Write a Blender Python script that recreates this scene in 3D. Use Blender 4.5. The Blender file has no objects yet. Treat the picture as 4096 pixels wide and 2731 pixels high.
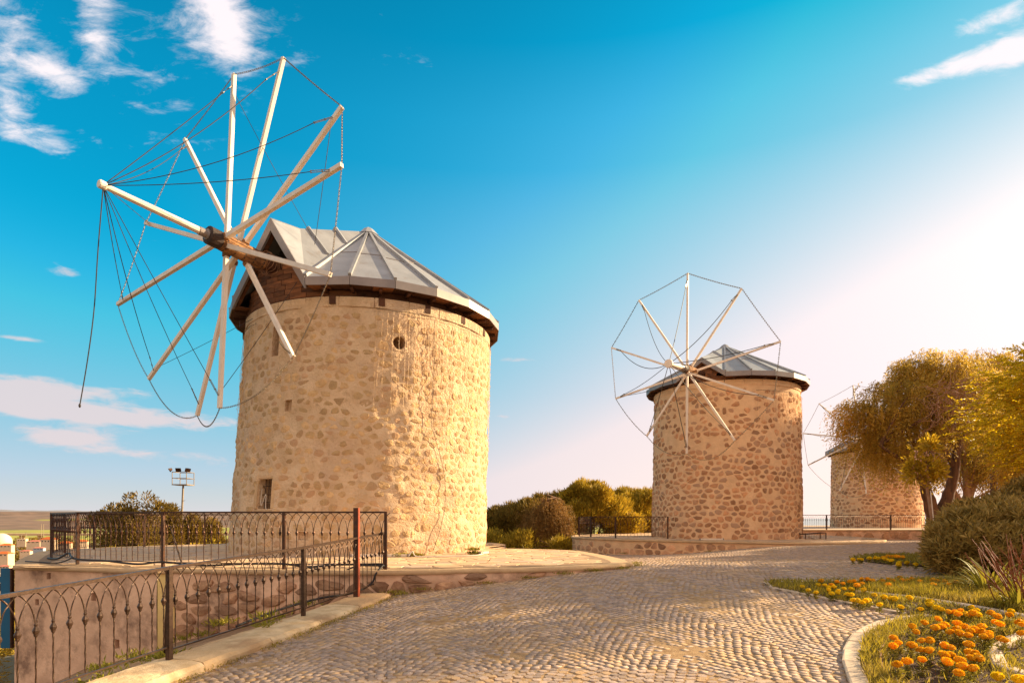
import bpy, math, random
import numpy as np
from mathutils import Vector, Matrix
random.seed(7); rng = np.random.default_rng(7)
R_ = math.radians
S = bpy.context.scene
COL = S.collection

# ------------------------------------------------------------------ camera, sky, sun, exposure
EYE = 1.6; F_PX = 2400.0; HOR = 2068.0
cam = bpy.data.cameras.new("camera"); camo = bpy.data.objects.new("camera", cam); COL.objects.link(camo)
camo.location = (0, 0, EYE); camo.rotation_euler = (R_(90), 0, 0)
cam.sensor_width = 36.0; cam.lens = F_PX/4096*36; cam.shift_y = (HOR-1365.5)/4096
cam.clip_start = 0.1; cam.clip_end = 40000
S.camera = camo
SUN_AZ = R_(20); SUN_EL = R_(22)          # azimuth from +x towards +y
SUNV = Vector((math.cos(SUN_EL)*math.cos(SUN_AZ), math.cos(SUN_EL)*math.sin(SUN_AZ), math.sin(SUN_EL)))
sun = bpy.data.lights.new("sun", 'SUN'); sun.energy = 5.0; sun.angle = R_(0.6); sun.color = (1.0, 0.80, 0.50)
suno = bpy.data.objects.new("sun", sun); COL.objects.link(suno)
suno.rotation_euler = SUNV.to_track_quat('Z', 'Y').to_euler(); suno.location = (30, 10, 30)
S.view_settings.view_transform = 'Standard'; S.view_settings.look = 'None'
S.view_settings.gamma = 1; S.view_settings.use_curve_mapping = False
S.view_settings.exposure = 1.22

def make_world():
    w = bpy.data.worlds.new("World"); S.world = w; w.use_nodes = True
    nt = w.node_tree; N = nt.nodes; L = nt.links
    for n in list(N): N.remove(n)
    out = N.new('ShaderNodeOutputWorld'); bg = N.new('ShaderNodeBackground'); L.new(bg.outputs[0], out.inputs[0])
    def M(op, a, b=None, c=None, clamp=False):
        n = N.new('ShaderNodeMath'); n.operation = op; n.use_clamp = clamp
        for i, v in enumerate((a, b, c)):
            if v is None: continue
            if isinstance(v, (int, float)): n.inputs[i].default_value = v
            else: L.new(v, n.inputs[i])
        return n.outputs[0]
    def mixc(f, a, b, mode='MIX'):
        n = N.new('ShaderNodeMix'); n.data_type = 'RGBA'; n.blend_type = mode
        for s, v in ((0, f), (6, a), (7, b)):
            if isinstance(v, (int, float)): n.inputs[s].default_value = v
            elif isinstance(v, tuple): n.inputs[s].default_value = (*v, 1)
            else: L.new(v, n.inputs[s])
        return n.outputs[2]
    sky = N.new('ShaderNodeTexSky'); sky.sky_type = 'NISHITA'; sky.sun_disc = False
    sky.sun_elevation = SUN_EL; sky.sun_rotation = math.pi/2-SUN_AZ
    sky.air_density = 1.0; sky.dust_density = 1.2; sky.ozone_density = 1.5
    hs = N.new('ShaderNodeHueSaturation'); hs.inputs['Saturation'].default_value = 1.35
    hs.inputs['Hue'].default_value = 0.485
    L.new(sky.outputs[0], hs.inputs['Color'])
    blue = mixc(1.0, hs.outputs[0], (0.03, 1.12, 1.10), 'MULTIPLY')
    vmn = N.new('ShaderNodeVectorMath'); vmn.operation = 'MINIMUM'; L.new(blue, vmn.inputs[0]); vmn.inputs[1].default_value = (0.35, 2.6, 3.7); blue = vmn.outputs[0]
    tc = N.new('ShaderNodeTexCoord'); sep = N.new('ShaderNodeSeparateXYZ'); L.new(tc.outputs['Generated'], sep.inputs[0])
    x, y, z = sep.outputs
    dt = N.new('ShaderNodeVectorMath'); dt.operation = 'DOT_PRODUCT'; L.new(tc.outputs['Generated'], dt.inputs[0]); dt.inputs[1].default_value = SUNV
    d = M('MAXIMUM', dt.outputs['Value'], 0.0)
    zc = M('MAXIMUM', z, 0.0)
    # thin warm haze low over the horizon and towards the sun
    hor = M('POWER', M('SUBTRACT', 1.0, M('MINIMUM', M('DIVIDE', zc, 0.42), 1.0)), 2.4)
    glow = M('MULTIPLY', M('POWER', d, 3.0), M('MAXIMUM', M('SUBTRACT', 0.62, zc), 0.0))
    wide = M('MULTIPLY', M('POWER', d, 1.2), M('MULTIPLY', M('MAXIMUM', M('SUBTRACT', 0.50, zc), 0.0), 2.7))
    f = M('ADD', M('ADD', M('MULTIPLY', hor, 0.95), wide), M('MULTIPLY', glow, 3.5), clamp=True)
    hazecol = mixc(M('POWER', d, 2.0), (3.75, 3.45, 3.7), (5.6, 4.9, 4.9))
    hazecol = mixc(M('MULTIPLY', M('POWER', d, 1.5), M('MAXIMUM', M('SUBTRACT', 1.0, M('MULTIPLY', zc, 5.0)), 0.0)), hazecol, (6.4, 4.7, 3.7))
    hazecol = mixc(M('POWER', d, 14.0), hazecol, (8.0, 6.8, 5.9))
    zen = M('SUBTRACT', 1.0, M('MULTIPLY', M('MINIMUM', M('MAXIMUM', M('DIVIDE', M('SUBTRACT', zc, 0.55), 0.4), 0.0), 1.0), 0.55))
    vs = N.new('ShaderNodeVectorMath'); vs.operation = 'SCALE'; L.new(blue, vs.inputs[0]); L.new(zen, vs.inputs['Scale'])
    base = mixc(f, vs.outputs[0], hazecol)
    # a veil of added warm light, lifting the shade, overhead and behind the viewer
    fill = M('MAXIMUM', M('MULTIPLY', M('MAXIMUM', M('MULTIPLY', y, -1.0), 0.0), 1.6), M('MULTIPLY', M('MAXIMUM', M('SUBTRACT', zc, 0.68), 0.0), 3.2))
    fill = M('MULTIPLY', M('MINIMUM', fill, 1.0), 0.86)
    base = mixc(fill, base, (6.1, 4.95, 4.3))
    # clouds
    az = M('ARCTAN2', x, y); el = M('ARCSINE', z)
    vm = N.new('ShaderNodeCombineXYZ')
    zz = M('ADD', zc, 0.12)
    L.new(M('DIVIDE', x, zz), vm.inputs[0]); L.new(M('DIVIDE', y, zz), vm.inputs[1])
    mp = N.new('ShaderNodeMapping'); mp.inputs['Rotation'].default_value = (0, 0, R_(38)); mp.inputs['Scale'].default_value = (1.0, 1.9, 1.0)
    L.new(vm.outputs[0], mp.inputs[0])
    n1 = N.new('ShaderNodeTexNoise'); n1.inputs['Scale'].default_value = 10.0; n1.inputs['Detail'].default_value = 12; n1.inputs['Roughness'].default_value = 0.66
    n1.inputs['Distortion'].default_value = 0.35
    L.new(mp.outputs[0], n1.inputs['Vector'])
    va = N.new('ShaderNodeCombineXYZ'); L.new(az, va.inputs[0]); L.new(M('MULTIPLY', el, 3.2), va.inputs[1])
    n2 = N.new('ShaderNodeTexNoise'); n2.inputs['Scale'].default_value = 24; n2.inputs['Detail'].default_value = 12; n2.inputs['Roughness'].default_value = 0.62; n2.inputs['Distortion'].default_value = 0.4
    L.new(va.outputs[0], n2.inputs['Vector'])
    def pxdir(px, py):
        v = Vector(((px-2048)/F_PX, 1, -(py-HOR)/F_PX)).normalized()
        return math.atan2(v.x, v.y), math.asin(v.z)
    def mask(lst):
        tot = None
        for (px, py, sx, sy, wgt) in lst:
            a0, e0 = pxdir(px, py); sx, sy = sx/F_PX*0.8, sy/F_PX*0.8
            q = M('ADD', M('POWER', M('ABSOLUTE', M('DIVIDE', M('SUBTRACT', az, a0), sx)), 2.0), M('POWER', M('ABSOLUTE', M('DIVIDE', M('SUBTRACT', el, e0), sy)), 2.0))
            g = M('MULTIPLY', M('EXPONENT', M('MULTIPLY', q, -1.0)), wgt)
            tot = g if tot is None else M('ADD', tot, g)
        return tot
    mh = mask([(850, 30, 130, 110, .36), (930, 190, 100, 100, .28), (380, 80, 80, 130, .32), (560, 330, 360, 280, .18), (180, 560, 100, 60, .36), (20, 420, 60, 150, .32),
               (200, 270, 90, 60, .40), (1690, 240, 210, 50, .20), (3740, 285, 200, 34, .40), (3950, 240, 170, 42, .38), (4080, 210, 90, 60, .42), (4000, 70, 150, 34, .46), (1050, 60, 300, 200, .22), (20, 60, 120, 150, .26)])
    ml = mask([(150, 1560, 230, 44, .34), (440, 1570, 260, 32, .34), (640, 1680, 420, 42, .52), (350, 1650, 330, 60, .34), (250, 1745, 190, 40, .42), (70, 1560, 150, 60, .42), (300, 1750, 130, 32, .48), (60, 1350, 120, 12, .5), (240, 1085, 70, 28, .42),
               (2040, 1440, 130, 14, .50), (560, 1810, 330, 22, .40), (2010, 1665, 60, 12, .42), (900, 1850, 300, 25, .3), (120, 1640, 200, 30, .4)])
    def thr(noise, m, lo, w_):
        v = M('ADD', noise, m)
        n = N.new('ShaderNodeMapRange'); n.interpolation_type = 'SMOOTHSTEP'
        L.new(v, n.inputs[0]); n.inputs[1].default_value = lo; n.inputs[2].default_value = lo+w_
        return n.outputs[0]
    ch = thr(n1.outputs[0], mh, 0.68, 0.42)
    cl = thr(n2.outputs[0], ml, 0.72, 0.42)
    c1 = mixc(M('MULTIPLY', ch, 0.95), base, (5.2, 4.7, 4.8))
    c2 = mixc(M('MULTIPLY', cl, 0.8), c1, (4.1, 3.4, 3.4))
    L.new(c2, bg.inputs[0]); bg.inputs[1].default_value = 0.09
make_world()

# ------------------------------------------------------------------ helpers
def W(px, py, y):
    return np.array([(px-2048)/F_PX*y, y, EYE-(py-HOR)/F_PX*y])

MATS = {}
def mat(name, c1, c2=None, rough=0.8, metal=0.0, scale=8.0, bump=0.0, bscale=30.0, rndamt=0.0, c3=None, trans=0.0, stretch=(1, 1, 1), contrast=0.3, spec=0.3, blotch=None, warm=True):
    """Procedural material: two or three noise mixed colours, optional per piece variation and bump."""
    if name in MATS: return MATS[name]
    m = bpy.data.materials.new(name); m.use_nodes = True; nt = m.node_tree; N = nt.nodes; L = nt.links
    b = N['Principled BSDF']; b.inputs['Roughness'].default_value = rough; b.inputs['Metallic'].default_value = metal
    b.inputs['Specular IOR Level'].default_value = spec
    c2 = c2 or tuple(v*0.7 for v in c1)
    if warm:
        wm = lambda c: (min(c[0]*1.16, .9), c[1]*.98, c[2]*.80)
        c1, c2 = wm(c1), wm(c2); c3 = wm(c3) if c3 else None; blotch = (wm(blotch[0]), *blotch[1:]) if blotch else None
    tc = N.new('ShaderNodeTexCoord'); mp = N.new('ShaderNodeMapping'); mp.inputs['Scale'].default_value = stretch
    geo = N.new('ShaderNodeNewGeometry'); L.new(geo.outputs['Position'], mp.inputs[0])
    def noise(sc, det=5, rg=.6):
        n = N.new('ShaderNodeTexNoise'); n.inputs['Scale'].default_value = sc; n.inputs['Detail'].default_value = det; n.inputs['Roughness'].default_value = rg
        L.new(mp.outputs[0], n.inputs['Vector']); return n.outputs[0]
    def mr(v, a, b_):
        n = N.new('ShaderNodeMapRange'); L.new(v, n.inputs[0]); n.inputs[1].default_value = a; n.inputs[2].default_value = b_; return n.outputs[0]
    def mix(f, a, b_, mode='MIX'):
        n = N.new('ShaderNodeMix'); n.data_type = 'RGBA'; n.blend_type = mode
        for s, v in ((0, f), (6, a), (7, b_)):
            if isinstance(v, (int, float)): n.inputs[s].default_value = v
            elif isinstance(v, tuple): n.inputs[s].default_value = (*v, 1)
            else: L.new(v, n.inputs[s])
        return n.outputs[2]
    h = contrast/2
    col = mix(mr(noise(scale), .5-h, .5+h), c1, c2)
    if c3: col = mix(mr(noise(scale*0.37, 4), .52, .68), col, c3)
    if blotch:
        bc, bs, b0, b1 = blotch
        col = mix(mr(noise(bs, 6, .65), b0, b1), col, bc)
    at = N.new('ShaderNodeAttribute'); at.attribute_name = 'var'
    oi = N.new('ShaderNodeObjectInfo')
    if rndamt:
        ad = N.new('ShaderNodeMath'); ad.operation = 'ADD'; L.new(at.outputs['Fac'], ad.inputs[0]); L.new(oi.outputs['Random'], ad.inputs[1])
        fr = N.new('ShaderNodeMath'); fr.operation = 'FRACT'; L.new(ad.outputs[0], fr.inputs[0])
        sc = N.new('ShaderNodeMapRange'); L.new(fr.outputs[0], sc.inputs[0]); sc.inputs[3].default_value = 1-rndamt; sc.inputs[4].default_value = 1+rndamt
        cx = N.new('ShaderNodeCombineXYZ')
        for i in range(3): L.new(sc.outputs[0], cx.inputs[i])
        col = mix(1.0, col, cx.outputs[0], 'MULTIPLY')
        if c3:
            f2 = N.new('ShaderNodeMath'); f2.operation = 'MULTIPLY'; L.new(fr.outputs[0], f2.inputs[0]); f2.inputs[1].default_value = 7.3
            f3 = N.new('ShaderNodeMath'); f3.operation = 'FRACT'; L.new(f2.outputs[0], f3.inputs[0])
            col = mix(mr(f3.outputs[0], .72, .95), col, c3)
    L.new(col, b.inputs['Base Color'])
    if bump:
        bm = N.new('ShaderNodeBump'); bm.inputs['Strength'].default_value = 1.0; bm.inputs['Distance'].default_value = bump
        L.new(noise(bscale, 7, .65), bm.inputs['Height']); L.new(bm.outputs[0], b.inputs['Normal'])
    if trans:
        o = N['Material Output']; t = N.new('ShaderNodeBsdfTranslucent'); L.new(col, t.inputs[0])
        mx = N.new('ShaderNodeMixShader'); mx.inputs[0].default_value = trans
        L.new(b.outputs[0], mx.inputs[1]); L.new(t.outputs[0], mx.inputs[2]); L.new(mx.outputs[0], o.inputs[0])
    MATS[name] = m
    return m

def tag(o, label=None, cat=None, group=None, kind=None):
    if label: o['label'] = label
    if cat: o['category'] = cat
    if group: o['group'] = group
    if kind: o['kind'] = kind
    return o

def link(name, me, parent=None, loc=None):
    o = bpy.data.objects.new(name, me); COL.objects.link(o)
    if parent is not None: o.parent = parent
    if loc is not None: o.location = loc
    return o

def empty(name, loc=(0, 0, 0)):
    o = bpy.data.objects.new(name, None); COL.objects.link(o); o.location = loc; o.empty_display_size = .3
    return o

def mesh(name, V, F, m, var=None, smooth=False):
    """V (n,3); F list of index tuples or int array (m,k)."""
    me = bpy.data.meshes.new(name)
    V = np.asarray(V, dtype=np.float32)
    if isinstance(F, np.ndarray):
        k = F.shape[1]; n = len(F)
        me.vertices.add(len(V)); me.vertices.foreach_set('co', V.ravel())
        me.loops.add(n*k); me.loops.foreach_set('vertex_index', F.astype(np.int32).ravel())
        me.polygons.add(n); me.polygons.foreach_set('loop_start', np.arange(0, n*k, k, dtype=np.int32))
        me.update(calc_edges=True)
    else:
        me.from_pydata(V.tolist(), [], [tuple(int(i) for i in f) for f in F]); me.update()
    if var is not None:
        a = me.attributes.new('var', 'FLOAT', 'POINT'); a.data.foreach_set('value', np.asarray(var, dtype=np.float32))
    if smooth: me.polygons.foreach_set('use_smooth', np.ones(len(me.polygons), dtype=bool))
    me.materials.append(m)
    return me

class MB:
    def __init__(s): s.V = []; s.F = []; s.n = 0
    def add(s, V, F):
        s.V.append(np.asarray(V, float).reshape(-1, 3)); s.F += [tuple(i+s.n for i in f) for f in F]; s.n += len(s.V[-1]); return s
    def box(s, c, size, ax=None):
        c = np.array(c, float); h = np.array(size, float)/2
        ax = np.eye(3) if ax is None else np.array(ax, float)
        P = [c+sx*h[0]*ax[0]+sy*h[1]*ax[1]+sz*h[2]*ax[2] for sz in (-1, 1) for sx, sy in ((-1, -1), (1, -1), (1, 1), (-1, 1))]
        return s.add(P, [(3, 2, 1, 0), (4, 5, 6, 7), (0, 1, 5, 4), (1, 2, 6, 5), (2, 3, 7, 6), (3, 0, 4, 7)])
    def bar(s, a, b, w, h=None, up=(0, 0, 1), w2=None):
        a = np.array(a, float); b = np.array(b, float); h = h or w; d = b-a; L_ = np.linalg.norm(d); d = d/L_
        u = np.array(up, float)
        if abs(d@u) > .97: u = np.array((1., 0, 0))
        x = np.cross(d, u); x /= np.linalg.norm(x); yv = np.cross(x, d)
        k = 1 if w2 is None else w2/w
        P = [a+sx*w/2*x+sy*h/2*yv for sx, sy in ((-1, -1), (1, -1), (1, 1), (-1, 1))]+[b+sx*w/2*k*x+sy*h/2*k*yv for sx, sy in ((-1, -1), (1, -1), (1, 1), (-1, 1))]
        return s.add(P, [(0, 1, 2, 3), (7, 6, 5, 4), (1, 0, 4, 5), (2, 1, 5, 6), (3, 2, 6, 7), (0, 3, 7, 4)])
    def tube(s, pts, r, n=6, caps=True, twist=0.0):
        pts = np.array(pts, float); m = len(pts); r = np.broadcast_to(np.asarray(r, float), (m,))
        t = np.gradient(pts, axis=0); t /= np.linalg.norm(t, axis=1)[:, None]+1e-12
        u = np.array((0, 0, 1.)) if abs(t[0][2]) < .9 else np.array((1., 0, 0))
        x = np.cross(t[0], u); x /= np.linalg.norm(x); V = []
        for i in range(m):
            x = x-(x@t[i])*t[i]; x /= np.linalg.norm(x)+1e-12; yv = np.cross(t[i], x)
            for k in range(n):
                a = 2*math.pi*k/n+twist*i
                V.append(pts[i]+r[i]*(math.cos(a)*x+math.sin(a)*yv))
        F = [(i*n+k, i*n+(k+1) % n, (i+1)*n+(k+1) % n, (i+1)*n+k) for i in range(m-1) for k in range(n)]
        if caps: F += [tuple(range(n-1, -1, -1)), tuple((m-1)*n+k for k in range(n))]
        return s.add(V, F)
    def lathe(s, prof, c, n=10, axis=(0, 0, 1)):
        c = np.array(c, float); a = np.array(axis, float); a /= np.linalg.norm(a)
        u = np.array((1., 0, 0)) if abs(a[0]) < .9 else np.array((0, 1., 0))
        x = np.cross(a, u); x /= np.linalg.norm(x); yv = np.cross(a, x)
        V = [c+a*h+r*(math.cos(2*math.pi*k/n)*x+math.sin(2*math.pi*k/n)*yv) for r, h in prof for k in range(n)]
        F = [(i*n+k, i*n+(k+1) % n, (i+1)*n+(k+1) % n, (i+1)*n+k) for i in range(len(prof)-1) for k in range(n)]
        F += [tuple(range(n-1, -1, -1)), tuple((len(prof)-1)*n+k for k in range(n))]
        return s.add(V, F)
    def build(s, name, m, parent=None, smooth=False, loc=None):
        return link(name, mesh(name, np.concatenate(s.V), s.F, m, smooth=smooth), parent, loc)
    def empty_(s): return s.n == 0

_LAT = {}
def vnoise(u, v, seed=0, per=None):
    """smooth value noise in 2-D, periodic in u with integer period per"""
    if seed not in _LAT: _LAT[seed] = np.random.default_rng(seed).random((1024, 257))
    r = _LAT[seed]
    iu = np.floor(u).astype(int); iv = np.floor(v).astype(int); fu = u-iu; fv = v-iv
    fu = fu*fu*(3-2*fu); fv = fv*fv*(3-2*fv)
    p = per or 1024
    a, b = np.mod(iu, p), np.mod(iu+1, p); c, d = np.mod(iv, 256), np.mod(iv+1, 256)
    return (r[a, c]*(1-fu)+r[b, c]*fu)*(1-fv)+(r[a, d]*(1-fu)+r[b, d]*fu)*fv-.5
def fbm(u, v, f, seed=0, octs=4, P=None):
    t = 0; a = 1.0; f = float(f)
    for i in range(octs):
        per = int(round(P*f)) if P else None
        fu = per/P if P else f
        t = t+a*vnoise(u*fu, v*f, seed+i, per); a *= .5; f *= 2
    return t

# thin plate surface for the paved ground
CP = np.array([(-3.4, 5.34, -.02), (-3.0, 7, .04), (-2.3, 10.8, .2), (-.68, 11.1, .356), (.92, 11.5, .51), (2.5, 12.7, .56), (0, 5.4, .1), (4.43, 10.4, .45), (3.4, 5.87, .2),
   (8.8, 15.5, .55), (6.95, 25.6, .03), (5, 27.5, -.1), (10.3, 23.3, .47), (15.4, 28, .52), (24, 38, .12), (16, 38, .15), (12, 20, .5), (4, 18, .36), (0, 0, .02), (-4, 0, -.08), (5, 0, .08), (8, 5, .3),
   (15, 10, .55), (25, 20, .5), (32, 38, .2), (44, 20, .4), (45, 45, .1), (-4.0, 3.0, -.06), (2, 24, .05), (7, 9, .42), (12, 13, .52)])
def _tps(P):
    n = len(P); d = np.linalg.norm(P[:, None, :2]-P[None, :, :2], axis=2)
    K = np.where(d > 0, d*d*np.log(d+1e-12), 0)+np.eye(n)*.5
    A = np.zeros((n+3, n+3)); A[:n, :n] = K; A[:n, n] = 1; A[:n, n+1:] = P[:, :2]; A[n, :n] = 1; A[n+1:, :n] = P[:, :2].T
    return np.linalg.solve(A, np.concatenate([P[:, 2], [0, 0, 0]]))
_w = _tps(CP)
def zr(x, y):
    x = np.asarray(x, float); y = np.asarray(y, float)
    d = np.sqrt((x[..., None]-CP[:, 0])**2+(y[..., None]-CP[:, 1])**2)
    return (np.where(d > 0, d*d*np.log(d+1e-12), 0)@_w[:len(CP)])+_w[-3]+_w[-2]*x+_w[-1]*y
def ground_at(px, py, h=0.0):
    """point where the sight line of a photo pixel meets the paved ground raised by h"""
    d = np.array([(px-2048)/F_PX, 1, -(py-HOR)/F_PX]); lo, hi = 3.0, 60.0
    ys = np.linspace(3, 60, 600); zz = EYE+d[2]*ys-(zr(d[0]*ys, ys)+h)
    i = np.argmax(zz < 0) if (zz < 0).any() else len(ys)-1
    y = ys[i]
    if i > 0: y = ys[i-1]+(ys[i]-ys[i-1])*zz[i-1]/(zz[i-1]-zz[i]+1e-9)
    return np.array([d[0]*y, y, EYE+d[2]*y-h])

def inside(P, poly):
    P = np.atleast_2d(P); x, y = P[:, 0], P[:, 1]; c = np.zeros(len(P), bool); n = len(poly)
    for i in range(n):
        x0, y0 = poly[i][:2]; x1, y1 = poly[(i+1) % n][:2]
        if y0 == y1: continue
        c ^= ((y0 > y) != (y1 > y)) & (x < (x1-x0)*(y-y0)/(y1-y0)+x0)
    return c
def smooth_line(P, n=8, closed=False):
    P = np.array(P, float); out = []; m = len(P)
    for i in range(m if closed else m-1):
        p0, p1, p2, p3 = (P[(i-1) % m], P[i], P[(i+1) % m], P[(i+2) % m]) if closed else (P[max(i-1, 0)], P[i], P[i+1], P[min(i+2, m-1)])
        for k in range(n):
            t = k/n; out.append(.5*((2*p1)+(-p0+p2)*t+(2*p0-5*p1+4*p2-p3)*t*t+(-p0+3*p1-3*p2+p3)*t**3))
    if not closed: out.append(P[-1])
    return np.array(out)
def resample(P, step):
    P = np.array(P, float); d = np.r_[0, np.cumsum(np.linalg.norm(np.diff(P, axis=0), axis=1))]
    n = max(2, int(round(d[-1]/step))+1); s = np.linspace(0, d[-1], n)
    return np.stack([np.interp(s, d, P[:, k]) for k in range(P.shape[1])], 1)

def voronoi(w, h, cw, ch, jit=.38, seed=0, brick=True):
    """cells of a jittered grid clipped by their bisectors: list of (centre, polygon)"""
    g = np.random.default_rng(seed); nx = max(1, int(w/cw)); ny = max(1, int(h/ch)); cw = w/nx; ch = h/ny
    P = np.zeros((ny+4, nx+4, 2))
    for j in range(-2, ny+2):
        off = (.5 if (j % 2 and brick) else 0)
        for i in range(-2, nx+2):
            P[j+2, i+2] = ((i+.5+off+g.uniform(-jit, jit))*cw, (j+.5+g.uniform(-jit, jit))*ch)
    asp = cw/ch; out = []
    for j in range(ny):
        for i in range(nx):
            c = P[j+2, i+2]; q = c*(1, asp)
            poly = [np.array(v)*1.0 for v in ((q[0]-2*cw, q[1]-2*cw), (q[0]+2*cw, q[1]-2*cw), (q[0]+2*cw, q[1]+2*cw), (q[0]-2*cw, q[1]+2*cw))]
            for dj in (-2, -1, 0, 1, 2):
                for di in (-2, -1, 0, 1, 2):
                    if di == 0 and dj == 0: continue
                    jj, ii = j+2+dj, i+2+di
                    if not (0 <= jj < ny+4 and 0 <= ii < nx+4): continue
                    o = P[jj, ii]*(1, asp); nrm = o-q; mid = (o+q)/2; new = []
                    for k in range(len(poly)):
                        a, b = poly[k], poly[(k+1) % len(poly)]; da, db = (a-mid)@nrm, (b-mid)@nrm
                        if da <= 0: new.append(a)
                        if da*db < 0: new.append(a+(b-a)*da/(da-db))
                    poly = new
                    if not poly: break
                if not poly: break
            if len(poly) >= 3: out.append((c, np.array(poly)/(1, asp)))
    return out
def rounded(poly, shrink=0.0, gap=None, g=None, chaikin=1, jit=0.0):
    c = poly.mean(0); p = c+(poly-c)*(1-shrink)
    if gap:
        r = np.linalg.norm(p-c, axis=1).mean(); p = c+(p-c)*max(.3, 1-gap/r)
    for _ in range(chaikin):
        q = []
        for i in range(len(p)):
            a, b = p[i], p[(i+1) % len(p)]; q += [a*.75+b*.25, a*.25+b*.75]
        p = np.array(q)
    if len(p) > 13: p = p[::2]
    if jit and g is not None: p = c+(p-c)*g.uniform(1-jit, 1+jit, (len(p), 1))
    return p
def slab_geo(p, base, top, f, inset=.82, crown=0.0):
    """a stone from polygon p (2-D) through mapping f(u,v,d): skirt + bevel + cap"""
    n = len(p); c = p.mean(0); q = c+(p-c)*inset
    V = [f(u, v, base) for u, v in p]+[f(u, v, top*.7+base*.3) for u, v in (c+(p-c)*.96)]+[f(u, v, top) for u, v in q]+[f(c[0], c[1], top+crown)]
    F = [(i, (i+1) % n, n+(i+1) % n, n+i) for i in range(n)]+[(n+i, n+(i+1) % n, 2*n+(i+1) % n, 2*n+i) for i in range(n)]+[(2*n+i, 2*n+(i+1) % n, 3*n) for i in range(n)]
    return np.array(V), F
def pieces(name, geos, m, parent, key, limit=300, stuffname=None):
    """geos: list of (V,F); the `limit` nearest by key become objects, the rest one part of kind stuff"""
    order = sorted(range(len(geos)), key=lambda i: key(geos[i][0].mean(0)))
    for i in order[:limit]:
        V, F = geos[i]; c = V.mean(0)
        link(name, mesh(name, V-c, F, m, var=np.full(len(V), rng.random()), smooth=False), parent, c)
    rest = order[limit:]
    if rest:
        Vs = []; Fs = []; n = 0; va = []
        for i in rest:
            V, F = geos[i]; Vs.append(V); Fs += [tuple(k+n for k in f) for f in F]; n += len(V); va.append(np.full(len(V), rng.random()))
        o = link(stuffname or name+'_field', mesh(name, np.concatenate(Vs), Fs, m, var=np.concatenate(va)), parent); o['kind'] = 'stuff'
def dist_cam(c): return np.linalg.norm(np.asarray(c)-(0, 0, EYE))

def wall_sheet(U, V, holes, f, amp, nf, seed, m, name, parent, P=None, damp=None):
    """displaced wall surface over grid lines U x V through f(u,v,d); holes: (u0,u1,v0,v1,depth) get reveals"""
    U = sorted(set([round(float(u), 4) for u in U]+[h[k] for h in holes for k in (0, 1)])); V = sorted(set([round(float(v), 4) for v in V]+[h[k] for h in holes for k in (2, 3)]))
    U = np.array(U); V = np.array(V)
    # drop grid lines too close to hole lines
    keepU = np.ones(len(U), bool); keepV = np.ones(len(V), bool)
    for h in holes:
        for k in (0, 1): keepU &= ~((np.abs(U-h[k]) < .02) & (U != h[k]))
        for k in (2, 3): keepV &= ~((np.abs(V-h[k]) < .02) & (V != h[k]))
    U = U[keepU]; V = V[keepV]
    uu, vv = np.meshgrid(U, V, indexing='ij')
    d = amp*fbm(uu, vv, nf, seed, 5, P)
    if damp is not None: d = d*damp(uu, vv)
    for h in holes:
        e = (uu >= h[0]-1e-4) & (uu <= h[1]+1e-4) & (vv >= h[2]-1e-4) & (vv <= h[3]+1e-4); d = np.where(e, 0, d)
    pts = f(uu.ravel(), vv.ravel(), d.ravel()); nu, nv = len(U), len(V)
    I = np.arange(nu*nv).reshape(nu, nv)
    q = np.stack([I[:-1, :-1], I[1:, :-1], I[1:, 1:], I[:-1, 1:]], -1).reshape(-1, 4)
    cu = ((U[:-1]+U[1:])/2)[:, None]+0*((V[:-1]+V[1:])/2)[None]; cv = 0*cu+((V[:-1]+V[1:])/2)[None]
    keep = np.ones(cu.size, bool)
    for h in holes: keep &= ~((cu.ravel() > h[0]) & (cu.ravel() < h[1]) & (cv.ravel() > h[2]) & (cv.ravel() < h[3]))
    o = link(name, mesh(name, pts, q[keep], m, smooth=True), parent)
    for h in holes:
        if h[4] <= 0: continue
        c = [(h[0], h[2]), (h[1], h[2]), (h[1], h[3]), (h[0], h[3])]
        a = np.array([f(np.array([u]), np.array([v]), np.array([0.]))[0] for u, v in c]); b = np.array([f(np.array([u]), np.array([v]), np.array([-h[4]]))[0] for u, v in c])
        mb = MB(); mb.add(np.concatenate([a, b]), [(i, (i+1) % 4, 4+(i+1) % 4, 4+i) for i in range(4)]+[(4, 5, 6, 7)])
        mb.build('reveal', m, o if parent is None else parent)
    return o

# ------------------------------------------------------------------ materials
m_plaster = mat('old_lime_plaster', (.73, .60, .45), (.57, .44, .30), .95, scale=2.2, bump=.09, bscale=13, c3=(.56, .44, .34), contrast=.35, blotch=((.36, .23, .14), 3.1, .58, .76))
m_stone1 = mat('ochre_rubble', (.64, .48, .28), (.47, .34, .20), .95, scale=5, bump=.08, bscale=14, rndamt=.24, c3=(.52, .36, .24))
m_mortar2 = mat('pale_lime_mortar', (.72, .53, .35), (.58, .41, .27), .95, scale=3, bump=.03, bscale=14, contrast=.4)
m_stone2 = mat('reddish_rubble', (.50, .29, .165), (.37, .205, .12), .95, scale=6, bump=.02, bscale=26, rndamt=.34, c3=(.40, .27, .19))
m_dress = mat('dressed_sandstone', (.52, .40, .26), (.44, .32, .20), .9, scale=5, bump=.01, bscale=30, rndamt=.12)
m_seam = mat('weathered_zinc', (.40, .385, .385), (.29, .28, .28), .55, .25, scale=1.6, bump=.012, bscale=3, rndamt=.16, contrast=.45, blotch=((.27, .22, .19), 2.2, .56, .74), warm=False)
m_fascia = mat('grey_zinc_trim', (.25, .24, .26), (.2, .19, .21), .45, .35, scale=2, rndamt=.08)
m_wood = mat('old_brown_boards', (.20, .09, .04), (.085, .04, .022), .8, scale=3, bump=.01, bscale=12, rndamt=.35, stretch=(1, 1, 6))
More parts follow.
